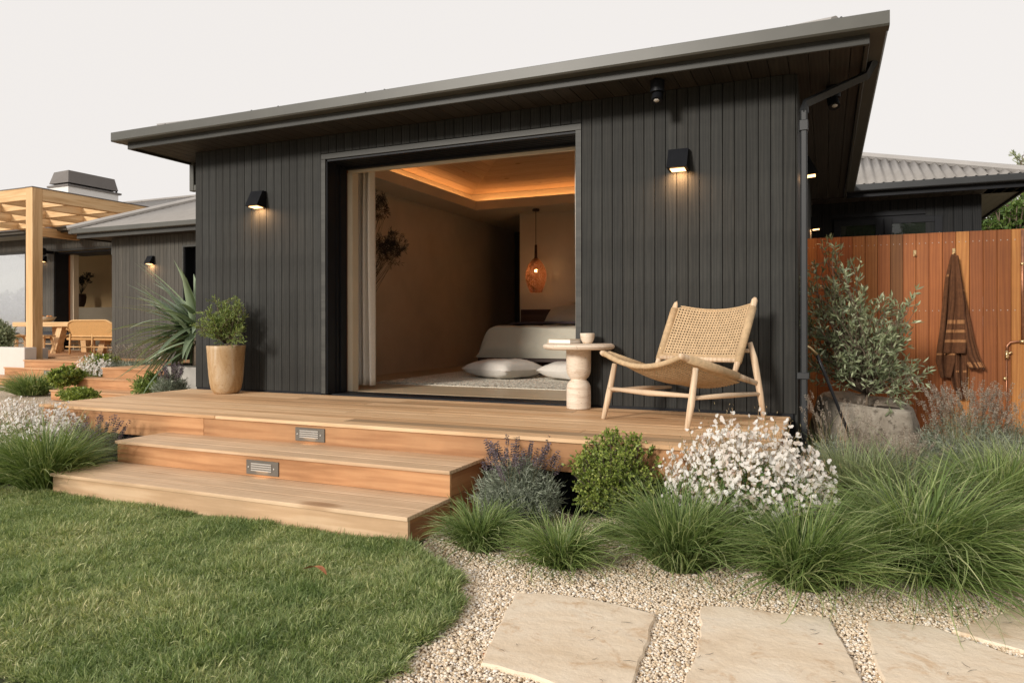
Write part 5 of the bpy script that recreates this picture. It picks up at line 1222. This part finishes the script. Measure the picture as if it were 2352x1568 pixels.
# ================================================================ LAVENDER
def lavender(label,base,Wd,Hh,nst,Hs,seed,fm='lavflower',lm='lavleaf',nleaf=900,spread=.55,sp=26,fl=(.045,.010),fw_=(.010,.006),name='lavender',lw=(.045,.0045),stemm='lavleaf',lean=(0,0),group=None):
    base=Vector(base); r=thing(name,label,'lavender',tuple(base),group or 'lavender bushes'); g=np.random.default_rng(seed)
    # foliage: many short upright sprigs of narrow leaves on a mound
    n=nleaf; a=g.uniform(0,2*PI,n); rr=np.sqrt(g.uniform(0,1,n)); hz=Hh*(1-.55*rr**2)*g.uniform(.35,1.0,n)
    P=np.stack([np.cos(a)*rr*Wd,np.sin(a)*rr*Wd,hz],1); D=np.stack([np.cos(a)*rr*.8,np.sin(a)*rr*.8,np.ones(n)*.8],1)+g.normal(0,.25,(n,3))
    PP=[];DD=[]
    for k in range(9):
        PP.append(P+D*(.012*k-.03)); d=g.normal(0,.55,(n,3))+D*.7; DD.append(d)
    leaf=leaves(np.concatenate(PP),np.concatenate(DD),lw[0],lw[1],seed)
    link('foliage',np_mesh('foliage',*leaf),M[lm],r,at=Vector((0,0,0)))
    V,F,R_,_=blades(int(nleaf*.8),Wd*.5,(Hh*.6,Hh*1.0),(.05,spread),(.0,.3),.003,3,seed+3); link('stalks',np_mesh('stalks',V,F,R_),M[stemm],r,at=Vector((0,0,0)))
    V,F,R_,C_=blades(nst,Wd*.45,(Hs[0],Hs[1]),(.0,spread),(.0,.35),.0028,6,seed+5,lean); link('flower_stems',np_mesh('flower_stems',V,F,R_),M['gaurastem'],r,at=Vector((0,0,0)))
    tips=C_[:,-1]; dirs=C_[:,-1]-C_[:,-2]
    fl_=flower_spikes(tips,dirs,sp,fl[0],fl[1],seed,fw_[0],fw_[1]); link('flowers',np_mesh('flowers',*fl_),M[fm],r,at=Vector((0,0,0)))
    return r
lavender('silvery lavender bush with purple spikes beside the steps and boxwood',PZ(1190,1205),.20,.34,60,(.42,.56),41,nleaf=1100,sp=60,fl=(.085,.013),fw_=(.013,.008),spread=.45)
lavender('grey lavender bush with purple spikes between left grass clump and steps',PZ(228,1085),.20,.26,60,(.34,.52),42,nleaf=800,sp=50,fl=(.09,.013),fw_=(.013,.008),spread=.45,lean=(.1,0))
lavender('tall lavender with many dry spikes against the fence under the towel',PD(2215,1075,5.35)+Vector((0,0,-.1)),.30,.48,190,(.54,.82),43,'lavdry',nleaf=900,sp=50,fl=(.08,.010),fw_=(.011,.007),spread=.36,lm='lavleaf')
lavender('lavender with dry spikes at the right border by the shower tap',PD(2330,1085,5.5)+Vector((0,0,-.1)),.26,.45,110,(.52,.78),44,'lavdry',nleaf=700,sp=45,fl=(.07,.009),fw_=(.009,.006),spread=.36)
lavender('lavender with tall thin spikes in front of the boulder planter',PD(1925,1110,4.9)+Vector((0,0,-.08)),.20,.35,70,(.48,.74),45,'lavdry',nleaf=500,sp=36,fl=(.06,.008),fw_=(.008,.0055),spread=.35)
lavender('short mauve flowered lavender at the foot of the boulder',PD(2045,1120,4.7)+Vector((0,0,-.08)),.30,.30,140,(.34,.52),46,'lavdry',nleaf=600,sp=40,fl=(.06,.009),fw_=(.009,.006),spread=.5)
lavender('far lavender row along the left wing wall, nearest the rattan bench',PD(285,850,13.2),.40,.10,110,(.3,.55),47,'lavdry',nleaf=200,sp=16,fl=(.07,.014),fw_=(.02,.012),lw=(.09,.01),spread=.4)
lavender('far lavender along the left wing wall, under the yucca leaves',PD(345,850,13.0),.40,.10,110,(.3,.55),48,'lavdry',nleaf=200,sp=16,fl=(.07,.014),fw_=(.02,.012),lw=(.09,.01),spread=.4)
lavender('dark flowered lavender against the concrete planter of the yucca',PD(392,912,8.6),.13,.22,60,(.30,.44),49,'lavflower',nleaf=260,sp=30,fl=(.10,.014),fw_=(.016,.010),lw=(.06,.008),spread=.35)
# ================================================================ BOXWOOD
def boxwood(label,c,r,n,seed,m='box',L=.017,Wl=.012,group='clipped boxwood balls',br=.004,per=12,tw=6,tl=.05,name='boxwood'):
    c=Vector(c); tg=ell(tuple(c),r,n,seed,.5,-.75)
    return shrub(name,label,(c.x,c.y,c.z-r[2]*1.05),tg,M[m],L,Wl,seed,per,tw,tl,M['barkd'],br,'shrub',.75,RT,RQ,.45,.1,group,.06,rb=(2,1.8))
c=PD(1412,1105,4.15)
boxwood('bright green round boxwood in front of the deck edge',(c.x,c.y,.30),(.24,.24,.235),300,61,per=12,tw=7,tl=.055)
boxwood('distant boxwood ball below the dining steps, left of small white flowers',PD(152,864,11.6),(.25,.25,.15),130,62,L=.030,Wl=.024,tl=.06)
boxwood('distant boxwood ball right of small white flowers, above the garden steps',PD(238,842,13.4),(.36,.34,.22),160,63,L=.035,Wl=.028,tl=.09)
boxwood('low bright boxwood in front of the lowest garden step',PD(182,906,9.6),(.30,.18,.055),120,64,L=.030,Wl=.020,tl=.06)
boxwood('rounded light green shrub beside the dark flowered lavender',PD(352,888,9.3),(.17,.2,.13),80,66,m='olivebush',L=.04,Wl=.014,tl=.1,group='soft green shrubs')
boxwood('grey green shrub rising from the pale planter wall at the left edge',PY(-4,772,fy0+.65),(.30,.25,.30),130,67,m='olive',L=.06,Wl=.02,tl=.14,group='soft green shrubs',name='shrub')
# ================================================================ GAURA (white flowers)
def gaura(label,base,rad,hts,n,seed,fs=.022,per=7,leafn=1500):
    base=Vector(base); r=thing('gaura',label,'flowers',tuple(base),'white gaura clumps'); g=np.random.default_rng(seed)
    a=g.uniform(0,2*PI,n); rr=np.sqrt(g.uniform(0,1,n)); x=np.cos(a)*rr*rad[0]; y=np.sin(a)*rr*rad[1]
    hz=hts[0]+(hts[1]-hts[0])*np.clip((1-.6*rr**2.0)*g.beta(2.0,1.5,n)*1.18+(y/rad[1])*.12,0,1.1)
    tip=np.stack([x,y,hz],1); b=tip*np.array([.35,.35,0]); mid=(b+tip)/2+g.normal(0,.02,(n,3))
    V=[];F=[];R=[];o=0; PP=[];DD=[];BP=[];BD=[]
    t=np.linspace(0,1,6)[None,:,None]; C_=(1-t)**2*b[:,None]+2*t*(1-t)*mid[:,None]+t*t*tip[:,None]
    w_=.0014; sd=np.array([.8,.6,0])*w_
    Vv=np.stack([C_-sd,C_+sd],2).reshape(-1,3); k=6; bi=(np.arange(n)*12)[:,None]; j=np.arange(5)[None]*2
    Ff=np.stack([bi+j,bi+j+1,bi+j+3,bi+j+2],2).reshape(-1,4); link('stems',np_mesh('stems',Vv,Ff,g.uniform(0,1,len(Vv))),M['gaurastem'],r,at=Vector((0,0,0)))
    # flowers: 4 petals each, near the tip and down the upper stem
    fp=[]
    for q in range(per):
        tt=1-g.uniform(0,.30,n)*(q/per)-.03*q
        pos=b*((1-tt)**2)[:,None]+mid*(2*tt*(1-tt))[:,None]+tip*(tt**2)[:,None]+g.normal(0,.011,(n,3)); fp.append(pos)
    fp=np.concatenate(fp); m=len(fp); face=g.normal(0,.38,(m,3))+np.array([-.15,-.85,.55])+fp*np.array([1.2,1.0,0])/max(rad)
    face/=np.linalg.norm(face,axis=1,keepdims=True); X,_,Z=basis(face,g)
    sz=fs*g.uniform(.6,1.15,m)
    Ps=[];Ds=[]
    for q,an in enumerate((-1.15,-.4,.4,1.15)):
        d=X*math.sin(an)+Z*math.cos(an)+face*.25; Ps.append(fp);Ds.append(d)
    Ds=np.concatenate(Ds); P4=np.concatenate(Ps)
    # petal orientation: width axis perpendicular to facing
    D=Ds/np.linalg.norm(Ds,axis=1,keepdims=True); f4=np.tile(face,(4,1)); Xw=np.cross(D,f4); Xw/=np.linalg.norm(Xw,axis=1,keepdims=True)
    s4=np.tile(sz,4); T=RT; Vp=P4[:,None]+T[None,:,0:1]*(Xw*(s4*.75)[:,None])[:,None]+T[None,:,1:2]*(D*s4[:,None])[:,None]+T[None,:,2:3]*(f4*s4[:,None])[:,None]
    kk=len(T); Fp=(np.arange(len(P4))*kk)[:,None,None]+RQ[None]
    link('flowers',np_mesh('flowers',Vp.reshape(-1,3),Fp.reshape(-1,4),np.repeat(np.tile(g.beta(2,1.4,m),4),kk)),M['gaura'],r,at=Vector((0,0,0)))
    bd=tip+g.normal(0,.014,(n,3))*1.0; bd2=tip+(tip-mid)*.18*g.uniform(0,1,(n,1)); 
    V2=leaves(np.concatenate([bd,bd2,tip]),g.normal(0,.4,(3*n,3))+np.array([0,0,.9]),.016,.004,seed+1); link('buds',np_mesh('buds',*V2),M['gaurastem'],r,at=Vector((0,0,0)))
    lp=np.stack([g.normal(0,.5,leafn)*rad[0],g.normal(0,.5,leafn)*rad[1],g.beta(1.3,1.6,leafn)*(hts[1]*.72)],1); lp[:,2]*=1-.45*np.clip((lp[:,0]/rad[0])**2+(lp[:,1]/rad[1])**2,0,1)
    V3=leaves(lp,g.normal(0,.7,(leafn,3))+np.array([0,0,.4]),.05,.012,seed+2); link('leaves',np_mesh('leaves',*V3),M['gauraleaf'],r,at=Vector((0,0,0)))
    return r
c=PZ(1715,1262)
gaura('big cloud of white gaura flowers in front of the deck and lounge chair',(c.x,c.y,0),(.45,.25),(.24,.68),470,71,.0195,5,7000)
c=PD(60,1000,5.9); gaura('white gaura flowers above the left grass clump beside the deck',(c.x,c.y,.0),(.58,.30),(.26,.56),330,72,.018,5,3200)
c=PD(20,930,7.2); gaura('white gaura flowers further back at the left border of the photo',(c.x,c.y,.0),(.50,.40),(.18,.42),240,73,.020,5,900)
c=PD(212,850,12.8); gaura('small distant white gaura patch between two boxwood balls',(c.x,c.y,.10),(.38,.3),(.24,.56),130,74,.024,5,900)
# ================================================================ BOULDER POT + OLIVE + HOSE
bc=PD(1988,1000,6.0); bz0=-.05
bo=thing('boulder_planter','carved rough grey boulder used as a planter in front of the fence','planter',(bc.x,bc.y,0))
def bl(u,v):
    a=u*2*PI; h=PD(1988,922,6.0).z
    if v<.8: t=v/.8; r=.43*(1.14-.24*t-.03*math.cos(t*5)); z=h*t
    else:
        t=(v-.8)/.2
        if t<.35: r=.36-.10*t/.35*.3; z=h+.012*math.sin(t/.35*PI)
        else: r=.30*(1-.9*(t-.35)/.65); z=h-.08*min(1,(t-.35)/.25)
    sq=1/max(abs(math.cos(a)),abs(math.sin(a)))**.45
    nn=noise.noise(Vector((math.cos(a)*1.6,math.sin(a)*1.6,z*2.2)))*.085+noise.noise(Vector((math.cos(a)*6,math.sin(a)*6,z*9)))*.02
    rr=r*(sq*.93+nn); zz=z+ (.05*math.cos(a-2.6)*(v if v<.8 else 1) )+nn*.15
    return (bc.x+rr*math.cos(a),bc.y+rr*math.sin(a)*.8,zz)
q=MB(); q.grid(bl,64,60,wrap=True); part('carved_stone',q,M['boulder'],bo,True)
q=MB(); q.lathe([(.27,0),(0,.01)],(bc.x,bc.y,PD(1988,922,6.0).z-.05),20); part('potting_soil',q,M['soil'],bo)
tg=[]; g=np.random.default_rng(9)
for cx_,cy_,rx_,ry_,n_ in ((1893,615,30,25,12),(1875,690,25,35,14),(1930,690,30,30,16),(1880,770,32,35,22),(1945,770,40,40,32),(2000,800,45,40,30),(1985,720,25,25,12),(2040,735,40,22,12),(2065,775,30,15,8),(1930,850,50,35,30),(2000,870,50,25,22),(2050,850,35,20,10),(2090,868,30,10,8),(2085,718,18,12,5),(1960,640,20,20,6),(2040,800,35,20,12),(2060,905,30,12,6),(1870,830,20,25,10)):
    for i in range(int(n_*.72)):
        a=g.uniform(0,6.28); rr=math.sqrt(g.uniform(0,1)); p=PD(cx_+rr*rx_*math.cos(a),cy_+rr*ry_*math.sin(a),5.95+g.uniform(-.25,.2)); tg.append(tuple(p))
tb_=PD(1990,905,6.0)
shrub('olive_tree','young silvery olive tree growing from the boulder planter',(bc.x,bc.y,PD(1988,925,6).z-.05),tg,M['olive'],.062,.0155,81,8,3,.15,M['bark'],.007,'tree',.5,tstart=.55,trunk=tuple(tb_))
hz=[PD(x,y,5.55) for x,y in ((1846,792),(1860,800),(1876,815),(1893,855),(1915,910),(1945,985),(1956,1015))]
hs_=thing('garden_hose','black hose wand with brass end leaning on the boulder planter','hose',tuple(hz[-1]))
q=MB(); q.tube(hz[2:],[.012]*5,8); part('hose',q,M['rubber'],hs_,True)
q=MB(); q.tube(hz[:3],[.010,.013,.014],8); part('brass_fitting',q,M['brass'],hs_,True)
# ================================================================ YUCCA
yc=PD(437,870,9.5)
yp=MB(); yw=.30; yp.lathe([(yw*.80,0),(yw*.86,.05),(yw,PD(437,838,9.5).z-.01),(yw,PD(437,838,9.5).z),(yw*.86,PD(437,838,9.5).z-.004),(yw*.84,PD(437,838,9.5).z-.1),(0,PD(437,838,9.5).z-.1)],(0,0,0),4)
yx,yy=yc.x+.16,yc.y
yo=thing('concrete_planter','weathered square concrete planter holding the yucca by the wall corner','planter',(yx,yy,0))
q=MB(); hh=PD(437,838,9.5).z
q.hex([(yx-.26,yy-.26,0),(yx+.26,yy-.26,0),(yx+.26,yy+.26,0),(yx-.26,yy+.26,0)],[(yx-.30,yy-.30,hh),(yx+.30,yy-.30,hh),(yx+.30,yy+.30,hh),(yx-.30,yy+.30,hh)]); part('planter_body',q,M['concrete'],yo)
q=MB(); q.box(yx-.31,yx+.31,yy-.31,yy-.27,hh+.001,hh+.015,.003); q.box(yx-.31,yx-.27,yy-.27,yy+.31,hh+.001,hh+.015,.003); part('metal_rim',q,M['gutter'],yo)
yr=thing('yucca','large yucca with long sword leaves spilling out past the wall corner','plant',(yx,yy,hh))
hd=PD(455,752,9.5); q=MB(); q.tube([(yx,yy,hh-.1),(yx+.0,yy,hd.z-.1)],[.09,.07],10); part('trunk',q,M['bark'],yr,True)
g=np.random.default_rng(12); V=[];F=[];R=[]
def sword(base,az,el,L,dr,w0,k):
    n=10; s=np.linspace(0,1,n+1); th=el-dr*s**1.6; st=L/n
    h=np.concatenate([[0],np.cumsum(np.cos((th[1:]+th[:-1])/2)*st)]); z=np.concatenate([[0],np.cumsum(np.sin((th[1:]+th[:-1])/2)*st)])
    P=np.stack([base[0]+np.cos(az)*h,base[1]+np.sin(az)*h,base[2]+z],1)
    W=w0*np.clip(np.minimum(.55+1.6*s,1.18-s**2.0*1.14),.02,1)*.5
    sd=np.array([-math.sin(az),math.cos(az),0]); up=np.stack([-np.sin(th)*math.cos(az),-np.sin(th)*math.sin(az),np.cos(th)],1)
    Vv=np.concatenate([P-sd*W[:,None]+up*W[:,None]*.35,P,P+sd*W[:,None]+up*W[:,None]*.35]); m=n+1; f=[]
    for i in range(n): f+=[(i,i+1,m+i+1,m+i),(m+i,m+i+1,2*m+i+1,2*m+i)]
    return Vv,np.array(f),np.full(len(Vv),k)
base=np.array([yx,yy,hd.z-.08]); parts_=[]
# individual large leaves as parts
nl=0
for i in range(150):
    az=g.uniform(0,2*PI); el=g.uniform(-.55,1.45) if i>24 else g.uniform(.1,1.4); L=g.uniform(.8,1.2)
    if i<95: az=PI+g.uniform(-.8,1.0); el=g.uniform(-.75,1.0)
    v=sword(base+np.array([g.normal(0,.02),g.normal(0,.02),g.uniform(-.12,.14)]),az,el,L,g.uniform(.15,.9) if el<.8 else g.uniform(.05,.35),g.uniform(.075,.10),g.beta(1.2,1.2))
    o=link('yucca_leaf',np_mesh('yucca_leaf',*v),M['yucca'],yr,True,at=-wloc(yr))
# ================================================================ BACKGROUND TREES
def tree(name,label,base,h,cc,cr,n,seed,m,L,Wl,tl=.3,cat='tree',group=None,per=14,tw=6):
    tg=ell(cc,cr,n,seed,.75,-.9); return shrub(name,label,base,tg,M[m],L,Wl,seed,per,tw,tl,M['bark'],.03,cat,.6,RT if Wl>.03 else LT,RQ if Wl>.03 else LQ,.4,.1,group,.08,trunk=(base[0],base[1],base[2]+h))
p=PD(2320,500,15.5); tree('hedge_tree','dense dark green tree seen beyond the fence under the right eave',(p.x,p.y,0),1.5,(p.x,p.y,3.0),(1.2,1.0,1.35),240,91,'hedge',.10,.06,.22)
p=PD(2375,330,19); tree('slender_tree','thin leafed tree whose twigs poke above the rear wing roof',(p.x,p.y,0),3.5,(p.x+.1,p.y,4.9),(1.0,.8,1.35),60,92,'olive',.13,.035,.35,tw=3)
p=PD(2350,470,17.5); tree('pale_shrub_tree','pale leafy tree at the right edge behind the dark one',(p.x+.3,p.y,0),1.5,(p.x+.3,p.y,2.8),(.9,.8,1.4),120,93,'olivebush',.09,.03,.22)
# unseen garden trees added to cut sky light on the right wall
for i,(x,y,lab) in enumerate(((6.5,-6.5,'big unseen garden tree added for shade, far right behind the viewpoint'),(9.0,-2.5,'big unseen garden tree added for shade right of the viewpoint, nearest the fence line'),(10.5,2.0,'big unseen garden tree added for shade beyond the right edge of the photo'))):
    tree('garden_tree',lab,(x,y,0),3,(x,y,5.4),(2.4,2.4,3.6),260,195+i,'hedge',.22,.13,.5)
for i,(x,y) in enumerate(((1.2,-10),(4.2,-9.5))):  # trees on the street side behind the camera, mirrored in the wing windows
    tree('garden_tree',('leafy garden tree reflected in the left window pane','leafy garden tree reflected in the right window pane')[i],(x,y,0),2.5,(x,y,4.6),(1.7,1.5,2.6),240,95+i,'hedge',.16,.09,.4)
# left distant shrubs behind the pavilion glass and hills
boxwood('large soft shrub beyond the far glazing',PD(10,735,24),(1.6,1.0,.9),220,97,m='olivebush',L=.14,Wl=.05,tl=.35,group='soft green shrubs',name='shrub',br=.01)
def hill(name,D0,hh,seed,wd,label=None):
    q=MB()
    c=PD(-40,700,D0)
    def f(u,v):
        x=c.x+(u-.5)*wd; y=c.y+(v-.5)*D0*.9; e=math.sin(PI*min(1,max(0,v)))*(.55+.45*math.cos((u-.5)*3.2))
        return (x,y,-3+hh*e*(.8+.35*noise.noise(Vector((x/D0*5,y/D0*5,seed))))+hh*.06*noise.noise(Vector((x/D0*30,y/D0*30,seed))))
    q.grid(f,90,60); o=part(name,q,M['hill'],None,True); o['kind']='structure'; return o
M['hill']=plain('dry_hillside',(.30,.31,.25),.95,0,.5,.02)
hill('hills',420,60,3,700)
g=random.Random(4)
for i in range(7):
    px=g.uniform(2,48); py=g.uniform(636,668); p=PD(px,py,300+g.uniform(0,40)); q=MB(); s=g.uniform(1.6,3.2)
    q.box(-s,s,-s*.7,s*.7,-3,s*.8); q.hex([(-s*1.1,-s*.8,s*.8+.02),(s*1.1,-s*.8,s*.8+.02),(s*1.1,s*.8,s*.8+.02),(-s*1.1,s*.8,s*.8+.02)],[(-s*.9,-.1,s*1.3),(s*.9,-.1,s*1.3),(s*.9,.1,s*1.3),(-s*.9,.1,s*1.3)])
    o=solo('hillside_house',q,M['white'],'tiny pale house on the hazy hillside seen through the far glazing','house','houses on the hazy hillside'); o.location=p
# ================================================================ SMALL THINGS
def dead_leaf(label,p,s,rot):
    def f(u,v):
        w_=math.sin(PI*min(1,v*.97+.015))**.8*.36; x=(u-.5)*w_; return ((x)*s,(v-.5)*s,(.25*abs(x)+.12*math.sin(v*4))*s)
    q=MB(); q.grid(f,4,8); o=solo('fallen_leaf',q,M['dryleaf'],label,'leaf','fallen leaves',True); o.location=p; o.rotation_euler=(.12,.25,rot)
dead_leaf('curled red brown leaf lying on the lawn near the steps',PZ(723,1309,.068),.14,1.5)
dead_leaf('small red leaf on the gravel at the lawn edge',PZ(1110,1500,.01),.02,.4)
dead_leaf('brown leaf under the grass tuft left of the middle slab',PZ(1883,1480,.01),.03,2)
for (x,y,r_) in ((1470,1462,.3),):
    q=MB(); q.ball((0,0,0),(.006,.005,.004),8,5); o=solo('loose_pebble',q,plain('grey_pebble',(.25,.25,.26)),'single small grey pebble on the slab nearest the lawn','pebble',None,True); o.location=PZ(1545,1592,.016)


# small plant litter: dry blades and twigs on slabs and gravel
g=np.random.default_rng(31); P=[];
q=MB()
for i in range(34):
    px,py=g.uniform(1080,2340),g.uniform(1370,1565); p=PZ(px,py,.0165); a=g.uniform(0,6.28); l=g.uniform(.012,.05); d=Vector((math.cos(a),math.sin(a),0)); c_=Vector((-d.y,d.x,0))
    q.tube([p-d*l/2,p+c_*l*.12,p+d*l/2],[.0006,.001,.0004],4)
o=part('dry_litter',q,M['barkd'],None,nrm=False); tag(o,'thin dry blades and twigs scattered over the slabs and gravel','litter',None,'stuff')
